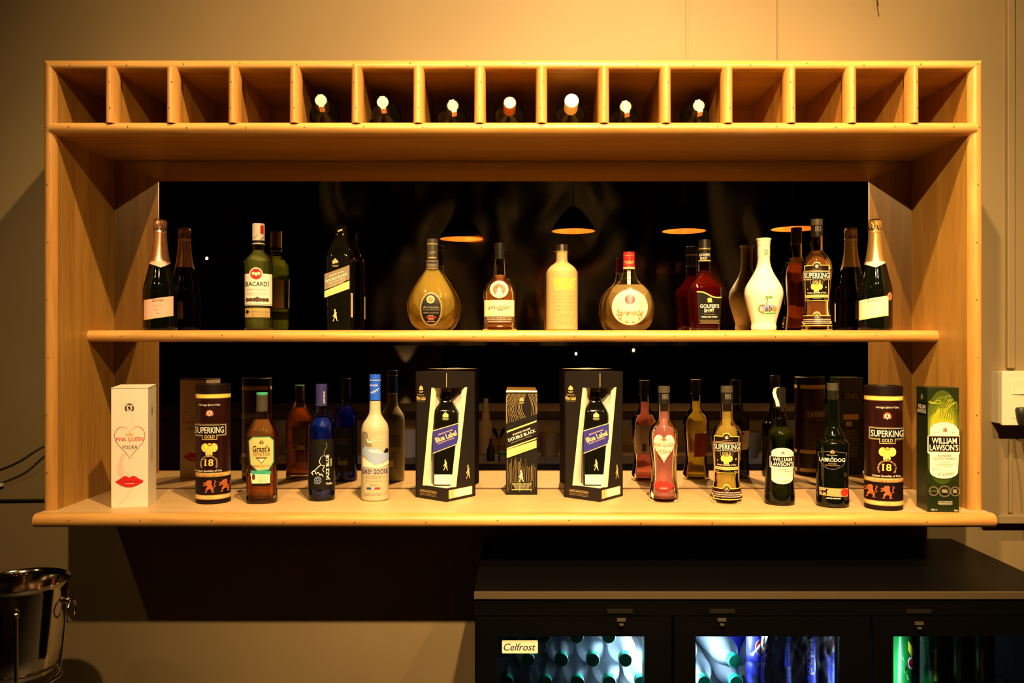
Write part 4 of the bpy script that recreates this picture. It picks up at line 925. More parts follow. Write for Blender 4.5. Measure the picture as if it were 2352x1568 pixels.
def wl_label(A, cx, y0, s, tilt=0):
    """white round-topped label; s = 1 for 54 px wide"""
    def q(a, b): return (cx+a*s, y0+b*s)
    A.poly([q(-24, 12)]+[q(24*math.cos(math.radians(t)), 12-12*math.sin(math.radians(t))) for t in range(170, 9, -16)]+[q(26, 12), q(26, 20), q(27, 21), q(27, 48), q(25.5, 50), q(24, 76)]+[q(24*math.cos(math.radians(t)), 76+11*math.sin(math.radians(t))) for t in range(12, 180, 16)]+[q(-24, 76), q(-24, 50), q(-28, 47), q(-28, 22), q(-24, 20)], M['card'])
    A.poly([q(-27, 21), q(27, 21), q(27, 46), q(-27, 46)], M['goldp']); A.poly([q(-26.3, 21.7), q(26.3, 21.7), q(26.3, 45.3), q(-26.3, 45.3)], M['ink'])
    A.text('WILLIAM', *q(.5, 28.5), 43*s, 9*s, M['white'], bold=.02); A.text("LAWSON'S", *q(0, 39), 49*s, 9.5*s, M['white'], bold=.02)
    crest(A, *q(2, 12), 4.2*s, M['greyink'], M['goldd'], M['brownink']); A.text("EST'D", *q(-13, 16), 9*s, 2*s, M['greyink']); A.text('1849', *q(16, 16), 8*s, 2*s, M['greyink'])
    A.text('BLENDED', *q(1, 51.5), 22*s, 2.8*s, M['brownink']); A.text('SCOTCH WHISKY', *q(1, 56), 38*s, 3*s, M['brownink']); A.text('MATURED BLENDED AND BOTTLED', *q(0, 61), 24*s, 1.4*s, M['greyink']); A.text('WILLIAM LAWSON DISTILLERS', *q(0, 64.5), 32*s, 1.8*s, M['greyink']); A.text('GLASGOW, SCOTLAND', *q(0, 67.5), 22*s, 1.6*s, M['greyink']); A.text('42.8% v/v', *q(-16, 72), 10*s, 2.2*s, M['greyink'])
    A.text('W. Lawson', *q(3, 79), 28*s, 5*s, M['brownink'], shear=.5, rot=-.1, bold=-.01)
A = it.art(1790.5, base=6e-4); wl_label(A, 1796, 1028, .96); A.build('label', it.surf(), it.root, .004)
A = Art(0, it.byf, 1/it.Sf, base=6e-4); A.poly([(-24, 1030), (24, 1030), (24, 1070), (14, 1082), (-14, 1082), (-24, 1070)], M['card']); A.lines(-18, 18, 1042, 1060, 5, M['brownink'], .6); A.rect(4, 1064, 16, 1074, M['ink']); A.rect(-4, 1034, 8, 1040, M['darkred']); A.build('back_label', it.surf(-1), it.root, .004)
# ---- dark green bottle with dog strip -----------------------------------------------------------
it = Item('whisky_bottle', 'almost black green whisky bottle with a gold dog strip and red seal', 'bottle', 1912, .052, 'counter', .037)
it.body([[(32, 1159.5), (36, 1157), (36.5, 1150)], [(36.5, 1150), (35.5, 1120), (34.6, 1080), (35.5, 1040), (36, 1022), (34, 1013), (28, 1008)], [(28, 1008), (26.5, 1006), (27, 1002), (26, 996), (21, 988), (16, 978), (13.5, 964), (12.9, 935), (12.9, 918)]], M['greenglass'])
it.ring(879, 917, 12.4, M['capblack'], 'capsule', 12.9); it.ring(879, 896, 12.7, M['capgrey'], 'cap')
A = it.art(1912, base=3e-4)
fr = [(1881, 1041), (1893, 1039), (1901, 1037), (1922, 1037), (1930, 1039), (1943, 1041), (1940, 1058), (1934, 1070), (1920, 1077), (1912, 1078), (1903, 1077), (1890, 1070), (1884, 1058), (1881, 1041)]
A.stroke(fr, .8, M['greyink']); crest(A, 1912, 1038, 5, M['goldd'], M['goldd'], M['brownink']); A.text('PRODUCT OF SCOTLAND', 1911, 1045.5, 22, 1.8, M['card']); A.text('The', 1912, 1050, 5, 2.6, M['card'], shear=.3)
A.text('LABRODOG', 1911, 1056.5, 55, 8.5, M['white'], bold=.018, serif=True); A.text('BLENDED', 1912, 1065, 17, 2.4, M['goldd']); A.text('SCOTCH WHISKY', 1912, 1069, 32, 2.8, M['goldd'])
A.build('label', it.surf(), it.root, .004)
A = it.art(1912, base=3e-4); A.poly([(1883, 1121), (1945, 1122), (1945, 1141), (1884, 1139)], M['goldd'])
A.poly([(1887+a*16, 1124+b*13) for a, b in ((0, .35), (.6, .3), (.72, -.05), (1, .0), (1, .12), (.85, .2), (.8, .55), (.82, 1), (.7, 1), (.66, .62), (.3, .62), (.25, .8), (.3, 1), (.16, 1), (.12, .6), (.04, .45), (-.15, .6))], M['ink'])
A.text('LIMITED RELEASE', 1914, 1144.5, 31, 2.8, M['white'], bold=.02); A.ell(1938, 1131, 8, 9, M['lips'], 20); A.ring(1938, 1131, 5, .8, M['darkred'], 18)
A.build('lower_label', it.surf(), it.root, .004)
# ================================================================ boxes
def box_item(name, label, w, d, h, X, Y, rz, m, cat='box', group=None, inset=0):
    r = empty(name, (X, Y, ZC), label, cat, group, rz=rz)   # origin = front left corner of the base
    return r
def face(r, w, h, k, front=True, d=0, base=2e-4):
    """artwork for the front (x along width) or the right side of a box; art units = k metres, y down from the top"""
    if front == True: return flat_surf((0, 0, 0), (1, 0, 0), (0, 0, 1), (0, -1, 0))
    if front == 'right': return flat_surf((w, 0, 0), (0, 1, 0), (0, 0, 1), (1, 0, 0))
    if front == 'left': return flat_surf((0, d, 0), (0, -1, 0), (0, 0, 1), (-1, 0, 0))
    if front == 'back': return flat_surf((w, d, 0), (-1, 0, 0), (0, 0, 1), (0, 1, 0))
# white queen box
w_, d_, h_ = .083, .078, .290
r = box_item('vodka_gift_box', 'white card box with a red heart outline and red lips, leftmost on the counter', w_, d_, h_, px(255.4, .02), .02, .17, None)
MB().box(0, w_, 0, d_, 0, h_-.004).build('body', M['card'], r, bevel=.0006)
mb = MB(); mb.add([(-.001, -.001, h_-.0042), (w_+.001, -.001, h_-.0042), (w_, d_, h_), (0, d_, h_), (-.001, -.001, h_-.0032), (w_+.001, -.001, h_-.0032), (w_, d_, h_+.001), (0, d_, h_+.001)], [(3, 2, 1, 0), (4, 5, 6, 7), (0, 1, 5, 4), (1, 2, 6, 5), (2, 3, 7, 6), (3, 0, 4, 7)])
mb.build('lid_flap', M['card'], r)
def queen(A):
    A.poly(catmull([(50, 92), (44, 100), (38, 112), (43, 122), (41, 96), (48, 90)], 3), M['palepink']) if 0 else None
    A.poly(catmull([(24, 155), (14, 185), (16, 208), (30, 214), (24, 190), (26, 170), (34, 158)], 4), M['palepink'])
    A.stroke(catmull([(56, 32), (46, 42), (44, 60), (48, 92)], 4), 1.2, M['palepink']); A.stroke(catmull([(52, 214), (50, 232), (34, 256), (14, 278)], 4), 1.2, M['palepink']); A.stroke(catmull([(30, 158), (24, 180), (30, 200), (56, 216)], 4), 1.0, M['palepink'])
    crest(A, 40, 50, 11, M['brownink'], M['card'], M['ink'])
    heart(A, 41, 94, 68, 77, M['red']); heart(A, 41, 94, 68, 77, M['card'], .965)
    crown(A, 41, 112, 8, M['goldp']); A.text('PINK QUEEN', 41, 124.5, 60, 10.5, M['red'], bold=.010, serif=True); A.rect(24, 134.5, 58, 135.3, M['palepink']); A.text('VODKA', 41, 142, 34, 7.5, M['ink'], bold=.005, serif=True); A.rect(34, 148, 48, 148.5, M['greyink'])
    lips(A, 40, 222, 62, 26, M['lips'], M['cream'])
k = h_/283
A = Art(0, 283, k); queen(A); A.build('front_print', face(r, w_, h_, k), r)
A = Art(0, 283, k); A.ell(36, 60, 4, 11, M['brownink'], 16); A.build('side_emblem', face(r, w_, h_, k, 'right'), r); A = Art(0, 283, k); A.rect(20, 146, 44, 180, M['palepink']); A.lines(22, 42, 110, 142, 8, M['greyink'], .8); A.lines(22, 42, 150, 176, 8, M['greyink'], .8); A.build('side_print', face(r, w_, h_, k, 'right'), r)
A = Art(0, 283, k); heart(A, 41, 94, 68, 77, M['red']); heart(A, 41, 94, 68, 77, M['card'], .965); crown(A, 41, 112, 8, M['goldp']); A.text('PINK QUEEN', 41, 124.5, 60, 10.5, M['red'], bold=.010, serif=True); A.text('VODKA', 41, 142, 34, 7.5, M['ink'], serif=True); lips(A, 40, 222, 62, 26, M['lips'], M['cream']); A.build('back_print', face(r, w_, h_, k, 'back', d_), r)
# wood-grain black box
w_, d_, h_ = .0815, .078, .2665
r = box_item('whisky_gift_box', 'black wood-grain whisky box with gold slanted bands and a gold top', w_, d_, h_, px(1162, .193), .193, .012, None)
MB().box(0, w_, 0, d_, 0, h_).build('body', M['ink'], r, bevel=.0005)
mb = MB(); mb.add([(0, 0, h_), (w_, 0, h_), (w_, d_, h_), (0, d_, h_), (.002, .002, h_+.004), (w_-.001, .001, h_+.003), (w_-.003, d_-.002, h_+.008), (.003, d_-.004, h_+.009)], [(3, 2, 1, 0), (4, 5, 6, 7), (0, 1, 5, 4), (1, 2, 6, 5), (2, 3, 7, 6), (3, 0, 4, 7)])
mb.build('gold_lid', M['gold'], r)
k = w_/72; T = h_/k; A = Art(0, T, k)
for i in range(26):
    x = 3+i*2.7; pts = []
    for j in range(40):
        y = 4+j*2.0
        xx = 42+(x-38)*(1+.02*j)-14*math.exp(-((j-16)/12)**2)*(1 if x < 46 else -.5)
        pts.append((min(max(xx+1.5*noise.noise(Vector((x*.3, y*.06, 1))), 1), 71), y))
    lim = 78-(pts[-1][0])*.0
    pts = [p for p in pts if p[1] < 74-p[0]*.33]
    if len(pts) > 3: A.stroke(pts, random.uniform(.35, .8), M['goldd'])
for i in range(22):
    x = 4+i*3.0; y0 = random.uniform(150, 175); A.stroke([(x+1.8*noise.noise(Vector((x*.4, y*.05, 3))), y) for y in range(int(y0), int(random.uniform(200, 234)), 3)], random.uniform(.25, .6), M['goldd'])
A.poly([(0, 92), (72, 66), (72, 98), (0, 134)], M['ink']); A.poly([(2, 89), (70, 64.5), (70, 68), (2, 93)], M['goldp']); A.poly([(2, 128), (70, 104), (70, 107), (2, 131)], M['goldp']); A.poly([(2, 132), (70, 110), (70, 127), (2, 151)], M['goldp'])
rcrown(A, 36, 18, 5.5, M['goldd']); A.text('JOHNNIE WALKER', 36, 91, 44, 5, M['white'], rot=-.35, serif=True); A.text('DOUBLE BLACK', 36.5, 99, 66, 7, M['white'], rot=-.35, bold=.015); A.text('Blended Scotch Whisky', 36, 108, 50, 4, M['greyink'], rot=-.35, shear=.3); A.text('John Walker & Sons', 44, 131, 45, 6, M['goldd'], rot=-.35, shear=.4)
striding(A, 35, 192, 14, M['cream']); A.rect(14, 209, 59, 211, M['goldp']); A.rect(14, 222, 59, 224, M['goldp'])
for i in range(3): A.text(('A BOLD, INTENSE, SMOKY BLEND', 'FROM DEEPLY CHARRED CASKS', 'CRAFTED IN SCOTLAND'), 36, 213.5+i*3, 40-i*5, 1.8, M['cream']) if 0 else A.text(['A BOLD INTENSE SMOKY BLEND', 'DEEPLY CHARRED CASKS', 'CRAFTED IN SCOTLAND'][i], 36, 213.5+i*3, 40-i*5, 1.6, M['cream'])
A.text('40% vol 75cl', 12, 236, 18, 2.6, M['cream'], bold=.01)
A.build('front_print', face(r, w_, h_, k), r)
# green box
w_, d_, h_ = .0705, .066, .290
r = box_item('whisky_gift_box', 'green whisky box with a tilted white label, rightmost on the counter', w_, d_, h_, px(2130.4, -.026), -.026, -.08, None)
MB().box(0, w_, 0, d_, 0, h_).build('body', M['dkgreen'], r, bevel=.0005)
k = w_/72; T = h_/k; A = Art(0, T, k)
for i, mm in enumerate(('mdgreen', 'mdgreen2', 'mdgreen3', 'ltgreen')):
    rx, ry = 35.5-i*4.5, 112-i*22; A.poly([(min(max(x, .6), 71.4), y) for x, y in arc(34, 118-i*8, rx*1.25, ry, n=36)], M[mm])
for q in range(6): A.stroke(catmull([(2+q*3, 70-q*2), (14+q*4, 40-q*3), (30+q*5, 50+q*3), (28+q*5, 72+q)], 4), 1.2, M['mdgreen'])
for q in range(4): A.stroke(catmull([(36, 62), (42+q*7, 46-q*4), (52+q*5, 20+q*8), (40+q*9, 22+q*10)], 4), 1.4, M['ltgreen'])
A.stroke(catmull([(2, 32), (14, 36), (24, 30), (30, 36), (18, 38), (2, 36)], 4), 2, M['ltgreen'])
for q in range(24):
    a = math.radians(20+q*6); A.stroke([(36+30*math.cos(a), 180+20*math.sin(a)), (36+44*math.cos(a), min(180+70*math.sin(a), T-2))], .5, M['mdgreen'])
A.build('background_print', face(r, w_, h_, k), r)
A = Art(0, 88+(T-82)/1.15, k, k*1.15, base=2.6e-3 if 0 else 3.2e-3-2.0e-3+1.6e-3); wl_label(A, 36.5, 88, 1.34); A.build('label', face(r, w_, h_, k), r)
A = Art(0, T, k, base=2.8e-3)
for x, rr in ((13, 11), (38, 13.5), (62, 11)):
    A.ring(x, 246, rr, .8, M['greyink'], 26); A.ring(x, 246, rr-1.8, .5, M['goldd'], 26)
A.text('Spirits', 13, 246, 16, 5, M['greyink'], shear=.3); A.poly([(31, 249), (32, 241), (44, 242), (45, 250)], M['greyink']); A.rect(57, 241, 66, 250, M['greyink'])
A.lines(22, 56, 270, 278, 4, M['card'], .9); A.text('42.8% v/v', 14, 290, 14, 4, M['card']); A.text('750ml', 64, 291, 9, 4, M['card'])
A.build('front_print', face(r, w_, h_, k), r)
A = Art(0, T, k); s = d_/k
crest(A, 34, 24, 8, M['greyink'], M['goldd'], M['ink']); A.rect(4, 38, s-3, 66, M['ink']); A.text('WILLIAM', 34, 47, 46, 10, M['white'], bold=.02); A.text("LAWSON'S", 34, 58, 54, 10, M['white'], bold=.02)
A.build('side_logo_print', face(r, w_, h_, k, 'left', d_), r); A = Art(0, T, k)
for q in range(7): A.stroke([(10+q*7, 70+q*4), (4+q*9, 200+q*3)], .7, M['mdgreen'])
A.ring(48, 246, 8, 1, M['greyink'], 20); A.build('side_print', face(r, w_, h_, k, 'left', d_), r)
A = Art(0, T, k); A.rect(8, 44, 66, 66, M['ink']); A.text('WILLIAM', 36, 51, 40, 8, M['goldd']); A.text("LAWSON'S", 36, 60, 46, 8, M['goldd']); A.rect(14, 112, 62, 128, M['goldp']); A.rect(36, 134, 54, 148, M['goldp']); A.lines(12, 60, 160, 240, 16, M['goldd'], 1.2); A.build('back_print', face(r, w_, h_, k, 'back', d_), r)
# ---- two big windowed gift boxes ----------------------------------------------------------------
def window_box(px_apex, label, inner_label, s=.108):
    X = px(px_apex, .093); ang = math.radians(50)
    r = empty('whisky_presentation_box', (X, .093, ZC), label, 'box', 'pair of black windowed presentation boxes')
    e1 = Vector((-math.cos(math.radians(38.5)), math.sin(math.radians(38.5)), 0))   # along the left face, away from the apex
    e2 = Vector((math.sin(math.radians(38.5)), math.cos(math.radians(38.5)), 0))    # along the right face
    h = .321; zb, zt = .0335, .2815; T_ = .004
    fb_l, ft_l = .76*s, .47*s       # distance of the opening's edge from the apex, bottom / top, left face
    fb_r, ft_r = .32*s, .70*s
    def P(e, d_, z, inn=0):
        o = e1 if e is e2 else e2
        return e*d_+o*inn+Vector((0, 0, z))
    mb = MB()
    for e, fb, ft in ((e1, fb_l, ft_l), (e2, fb_r, ft_r)):
        for quad in (((0, 0), (s, 0), (s, zb), (0, zb)), ((fb, zb), (s, zb), (s, zt), (ft, zt)), ((0, zt), (s, zt), (s, h), (0, h))):
            a = [P(e, d_, z) for d_, z in quad]; b = [P(e, max(d_, T_) if d_ == 0 else (d_ if d_ != s else s-T_), z, T_) for d_, z in quad]
            mb.add(a+b, [(0, 1, 2, 3), (7, 6, 5, 4)]+[(i, (i+1) % 4, (i+1) % 4+4, i+4) for i in range(4)])
    far = e1*s+e2*s
    for o, e in ((e1*s, e2), (e2*s, e1)):
        q = e1 if o == e1*s else e2
        a = [o, o+e*s, o+e*s+Vector((0, 0, h)), o+Vector((0, 0, h))]; b = [v-q*T_ for v in a]
        mb.add(a+b, [(0, 1, 2, 3), (7, 6, 5, 4)]+[(i, (i+1) % 4, (i+1) % 4+4, i+4) for i in range(4)])
    for z0, z1 in ((0, zb-.012), (h-T_, h)):
        c4 = [Vector((0, 0, 0)), e2*s, far, e1*s]; c4 = [v*.995+far*.0025 for v in c4]
        mb.add([v+Vector((0, 0, z0)) for v in c4]+[v+Vector((0, 0, z1)) for v in c4], [(3, 2, 1, 0), (4, 5, 6, 7), (0, 1, 5, 4), (1, 2, 6, 5), (2, 3, 7, 6), (3, 0, 4, 7)])
    mb.build('shell', BOXB, r)
    # pale inner lining: floor platform and the two slanted edges
    mb = MB(); c4 = [e1*.006+e2*.006, e1*.006+e2*(s-.006), far*.94+0*e1, e1*(s-.006)+e2*.006]
    mb.add([v+Vector((0, 0, zb-.012)) for v in c4]+[v+Vector((0, 0, zb)) for v in c4], [(3, 2, 1, 0), (4, 5, 6, 7), (0, 1, 5, 4), (1, 2, 6, 5), (2, 3, 7, 6), (3, 0, 4, 7)])
    mb.build('platform', M['cream'], r)
    for e, fb, ft in ((e1, fb_l, ft_l), (e2, fb_r, ft_r)):
        mb = MB(); wd = .008; o = e1 if e is e2 else e2
        a = [P(e, fb-wd, zb, -.0004), P(e, fb+.0004, zb, -.0004), P(e, ft+.0004, zt, -.0004), P(e, ft-wd, zt, -.0004)]
        b = [v+o*.010 for v in a]; mb.add(a+b, [(0, 1, 2, 3), (7, 6, 5, 4)]+[(i, (i+1) % 4, (i+1) % 4+4, i+4) for i in range(4)])
        mb.build('window_lining', M['cream'], r)
        # inner card wall behind the window edge
        mb = MB(); a = [P(e, fb, zb, T_), P(e, fb, zb, s*.55), P(e, ft, zt, s*.55), P(e, ft, zt, T_)]
        mb.add(a+[v+e*.0015 for v in a], [(0, 1, 2, 3), (7, 6, 5, 4)]+[(i, (i+1) % 4, (i+1) % 4+4, i+4) for i in range(4)]); mb.build('inner_wall', M['card'], r)
    # printing: left face then right face; art units are mm
    A = Art(0, 321, .001)      # x = distance from the outer left corner
    sl = flat_surf(e1*s, -e1, (0, 0, 1), -e2)
    rcrown(A, 20, 43, 7, M['goldp']); A.text('JOHNNIE WALKER', 20, 59, 24, 3, M['goldp'], serif=True); A.text('Blue Label', 20, 67, 31, 9, M['goldp'], bold=.02); A.text('BLENDED SCOTCH WHISKY', 20, 74.5, 27, 1.8, M['goldp'])
    A.build('logo_print', sl, r); A = Art(0, 321, .001)
    A.rect(16, 298, 74, 298.5, M['goldd']); A.text('LIMITED EDITION DESIGN', 45, 302, 58, 3.6, M['goldp']); A.text('CELEBRATING SPIRIT ESTATE', 45, 308, 56, 2.4, M['goldd']); A.rect(16, 311.5, 74, 312, M['goldd'])
    A.build('edition_print', sl, r)
    A = Art(0, 321, .001); sr = flat_surf(Vector((0, 0, 0)), e2, (0, 0, 1), -e1)
    striding(A, 80, 255, 18, M['goldp']); A.rect(8, 293, 95, 314, M['card']); A.frame(8, 293, 95, 314, .8, M['goldp']); A.rect(8.8, 293.8, 30, 313.2, M['goldp']); striding(A, 19, 303, 8, M['goldd'])
    A.lines(40, 90, 299, 299, 1, M['palepink'], .5)
    A.build('right_print', sr, r)
    A = Art(0, 321, .001); A.rect(-.6, 2, .9, 36, M['goldd']); A.build('corner_print', flat_surf(Vector((0, -.0006, 0)), (1, 0, 0), (0, 0, 1), (0, -1, 0)), r)
    # the bottle inside
    ctr = r.location+e1*.054+e2*.054
    b = empty('whisky_bottle', (ctr.x+.003, ctr.y-.010, ZC+zb), inner_label, 'bottle', 'square whisky bottles inside the windowed boxes')
    pr = catmull([(.032, .0), (.0335, .002), (.0335, .155), (.0335, .172), (.031, .186), (.024, .199), (.016, .212), (.0125, .226), (.0118, .24)], 4)
    MB().lathe([(0, 0)]+pr+[(0, .24)], 48, 5, .8).build('glass_body', M['blackgloss'], b, smooth=.7)
    MB().lathe([(0, .236), (.0135, .236), (.0135, .262), (.012, .264), (0, .264)], 28).build('cap', M['brownink'], b, smooth=.7)
    A = Art(0, 240, .001, base=3e-4); sf = flat_surf((0, -.0269, 0), (1, 0, 0), (0, 0, 1), (0, -1, 0))
    rcrown(A, 0, 63, 7.5, M['goldp'])
    A.poly([(-32, 100), (32, 81), (32, 134), (-32, 159)], M['goldp']); A.poly([(-32, 102), (32, 83), (32, 132), (-32, 157)], M['navy'])
    A.text('JOHNNIE WALKER', 0, 105, 38, 4.4, M['goldp'], rot=-.34, bold=.01, serif=True); A.text('Blue Label', 1, 115.5, 56, 13, M['goldp'], rot=-.36, bold=.025); A.text('BLENDED SCOTCH WHISKY', 2, 126, 44, 3, M['goldp'], rot=-.36)
    striding(A, 0, 187, 14, M['goldp'])
    A.rect(-28, 211, 28, 236, M['card']); A.text('MIDDLE EAST', 0, 217, 34, 3.4, M['greyink'], serif=True); A.text('LIMITED EDITION DESIGN', 0, 221, 32, 1.6, M['greyink']); A.text('BOTTLE N\u00b0 00486', 0, 226, 30, 2.4, M['greyink']); A.text('40%', -22, 232, 5, 3, M['greyink']); A.text('750ml', 22, 232, 7, 3, M['greyink'])
    A.build('label', sf, b)
BOXB = S('charcoal_card', (.009, .007, .0075), .55, spec=.3, bump=.05, bscale=600)
window_box(1025.5, 'black windowed presentation box, the left of the two, beside the frosted vodka bottle', 'square dark bottle with a slanted blue label inside the left windowed box')
window_box(1378, 'black windowed presentation box, the right of the two, beside the pink bottle', 'square dark bottle with a slanted blue label inside the right windowed box')
# ================================================================ wine bottles lying in the rack
WIN = [  # tip px, tip y, body px, label, cap material, glass, sticker
    (737, 231, 762, 'dark wine bottle lying in the rack, first from the left, white-topped grey capsule', 'capgrey', 'greenglass', 1),
    (879, 235, 899, 'dark wine bottle lying in the rack, second from the left, torn strip on its top', 'capblack', 'greenglass', 1),
    (1040, 243, 1034, 'dark wine bottle lying in the rack, third from the left, tilted tax strip', 'capblack', 'greenglass', 2),
    (1171, 236, 1168, 'dark wine bottle lying in the rack, fourth from the left, red-brown capsule', 'rust', 'greenglass', 0),
    (1313, 231, 1305, 'green wine bottle lying in the rack with a large plain white cap', 'card', 'greenglass', 3),
    (1437, 245, 1430, 'dark wine bottle lying in the rack, sixth from the left, half-covered cap', 'capblack', 'greenglass', 2),
    (1605, 243, 1583, 'dark wine bottle lying in the rack, rightmost, pale strip on its cap', 'capblack', 'greenglass', 2)]
for tx, ty, bx, lab, capm, gl, st in WIN:
    ya = -.020 if st != 2 else .0
    tip = Vector((px(tx, ya), ya, pz(ty, ya)))
    base = Vector((px(bx, .26), ya+.275, ZB1+.0375))
    r = empty('wine_bottle', base, lab, 'bottle', 'wine bottles lying in the pigeonholes')
    d_ = (tip-base).normalized(); L_ = (tip-base).length
    r.rotation_euler = d_.to_track_quat('Z', 'Y').to_euler()
    k = L_/.30
    MB().lathe([(0, .012*k), (.02, .004*k), (.032, 0), (.0355, .003), (.036, .01)]+catmull([(.036, .01), (.036, .17*k), (.035, .185*k), (.028, .205*k), (.018, .222*k), (.0145, .235*k), (.0138, .255*k)], 4)+[(.0138, .298*k), (0, .298*k)], 40).build('glass_body', M[gl], r, smooth=.7)
    R = .0165 if st == 3 else .0148
    MB().lathe([(0, .235*k), (R-.0003, .235*k), (R, .299*k), (R-.002, .3004*k), (0, .3004*k)], 32).build('capsule', M[capm], r, smooth=.7)
    if st in (0, 1, 2):
        mb = MB(); mb.lathe([(0, .3006*k), (R-.0015, .3006*k), (R-.0018, .3012*k), (0, .3012*k)], 24)
        mb.build('capsule_top', M['palepink'] if st != 2 else M['greyink'], r)
    if st:
        if st in (1, 2):
            # strip of paper over the top of the cap
            inv = r.rotation_euler.to_matrix().inverted(); dn = inv @ Vector((.25 if st == 2 else .1, 0, -1)); dn.z = 0; dn.normalize(); sd = Vector((-dn.y, dn.x, 0))
            pts = [-dn*R*.95+Vector((0, 0, .3016*k)), Vector((0, 0, .302*k)), dn*R*1.05+Vector((0, 0, .3014*k)), dn*R*1.08+Vector((0, 0, .288*k)), dn*R*1.25+Vector((0, 0, .272*k))]
            vs = []
            for p in pts: vs += [p-sd*.006, p+sd*.006]
            MB().add(vs, [(2*i, 2*i+1, 2*i+3, 2*i+2) for i in range(4)]).build('tax_strip', M['pink'], r)
# ================================================================ glass-door bottle cooler under the counter
FX0, FX1, FY0, FZ = px(1089, -.215), 1.165, -.215, H-.528
fr = empty('bottle_cooler', ((FX0+FX1)/2, .03, 0), 'black three-door glass-front bottle cooler standing under the right half of the shelf unit', 'fridge')
def fp(mb, name, m, parent=fr, **k):
    l = fr.location; mb.v = [(x-l[0], y-l[1], z-l[2]) for x, y, z in mb.v]
    return mb.build(name, m, parent, **k)
fp(MB().box(FX0, FX1, FY0+.006, .270, FZ-.013, FZ), 'top', M['fridge'], bevel=.001)
fp(MB().box(FX0, FX1, FY0-.002, FY0+.006, FZ-.0135, FZ+.0005), 'top_edge_strip', M['edge'])
mb = MB()
mb.box(FX0, FX0+.03, FY0+.035, .27, .08, FZ-.013); mb.box(FX1-.03, FX1, FY0+.035, .27, .08, FZ-.013); mb.box(FX0, FX1, .24, .27, .08, FZ-.013)
mb.box(FX0, FX1, FY0+.035, .27, .08, .14); mb.box(FX0+.03, FX1-.03, FY0+.035, .24, FZ-.06, FZ-.013)
fp(mb, 'body', M['fridge'])
fp(MB().box(FX0, FX1, FY0+.002, FY0+.034, FZ-.050, FZ-.0135), 'front_panel', M['fridge'], bevel=.001)
mb = MB(); mb.box(FX0+.02, FX1-.02, FY0+.06, .24, 0, .08); fp(mb, 'plinth', M['fridge'])
liner = MB().box(FX0+.031, FX1-.031, .232, .239, .14, FZ-.061); fp(liner, 'back_liner', M['liner'])
ZW1 = pz(1461, FY0); ZSH = pz(1568, -.16)-.0325
fp(MB().box(FX0+.031, px(1740, -.1), FY0+.05, .232, ZSH-.006, ZSH), 'wire_shelf', M['steel'])
pitch = .4185
for i in range(3):
    x0 = FX0+.004+i*pitch; x1 = x0+pitch-.006
    wx0 = px((1143, 1598, 2052)[i], FY0); wx1 = px((1480, 1930, 2384)[i], FY0)
    z1 = FZ-.052; z0 = .10
    mb = MB(); y0, y1 = FY0, FY0+.033
    mb.box(x0, wx0, y0, y1, z0, z1); mb.box(wx1, x1, y0, y1, z0, z1); mb.box(wx0, wx1, y0, y1, ZW1, z1); mb.box(wx0, wx1, y0, y1, z0, z0+.06)
    dr = fp(mb, 'door', M['fridge'])
    g = fp(MB().box(wx0, wx1, y0+.006, y0+.010, z0+.06, ZW1), 'door_glass', M['pane'], parent=dr)
    lx = px((1428, 1660, 2115)[i], FY0-.01); lz = pz(1427 if i < 2 else 1435, FY0-.01)
    mb = MB(); mb.box(lx-.009, lx+.009, y0-.004, y0+.002, lz-.002, lz+.004); mb.lathe([(0, 0), (.005, 0), (.005, .003), (0, .003)], 16, c=(lx, y0-.004, lz-.010))
    fp(mb, 'door_lock', M['capgrey'], parent=dr)
    hx = px((1424, 1659, 2110)[i], FY0)
    fp(MB().box(hx-.027, hx+.027, y0-.0005, y0+.003, pz(1408, FY0), pz(1399, FY0)), 'recess_reflection', M['capblack'], parent=dr)  # thin dark plate standing in for the dim reflection at the handle recess
for lx in (.327, .742):
    fp(MB().box(lx-.003, lx+.003, FY0+.042, FY0+.052, ZSH-.4, ZW1-.005), 'light_tube', M['led'])
    fp(MB().box(lx-.004, lx+.004, FY0+.034, FY0+.039, ZSH-.4, ZW1+.05), 'mullion_light_block', M['fridge'])  # strip added behind the door gap to block light leaking from the tube
    for sgn in (-1, 1):
        if lx > .7 and sgn > 0: e_ = .16
        else: e_ = .8
        ld = bpy.data.lights.new('cool_strip', 'AREA'); ld.shape = 'RECTANGLE'; ld.size = .30; ld.size_y = .02; ld.energy = e_*LEDW; ld.color = (.62, .80, 1)
        lo = bpy.data.objects.new('cool_strip', ld); COL.objects.link(lo); lo.parent = fr
        lo.location = (lx+sgn*.010-fr.location[0], FY0+(.105 if lx < .5 else .050)-fr.location[1], ZW1-.13)
        d_ = Vector((sgn*1.0, .12 if lx < .5 else .22, 0)); lo.rotation_euler = d_.to_track_quat('-Z', 'Z').to_euler()
A = Art(1153, 1502, 1/1089.0); A.poly([(1155, 1472), (1234, 1472), (1235.5, 1474), (1235.5, 1500), (1234, 1502), (1155, 1502), (1153, 1500), (1153, 1474)], M['cream']); A.text('Celfrost', 1193.5, 1487.5, 73, 17, M['navycap'], shear=.25, bold=.01)
st = A.build('brand_sticker', flat_surf((px(1153, FY0)-fr.location[0], FY0+.0055-fr.location[1], pz(1502, FY0)), (1, 0, 0), (0, 0, 1), (0, -1, 0)), fr); st['label'] = 'small cream name sticker on the left glass door'
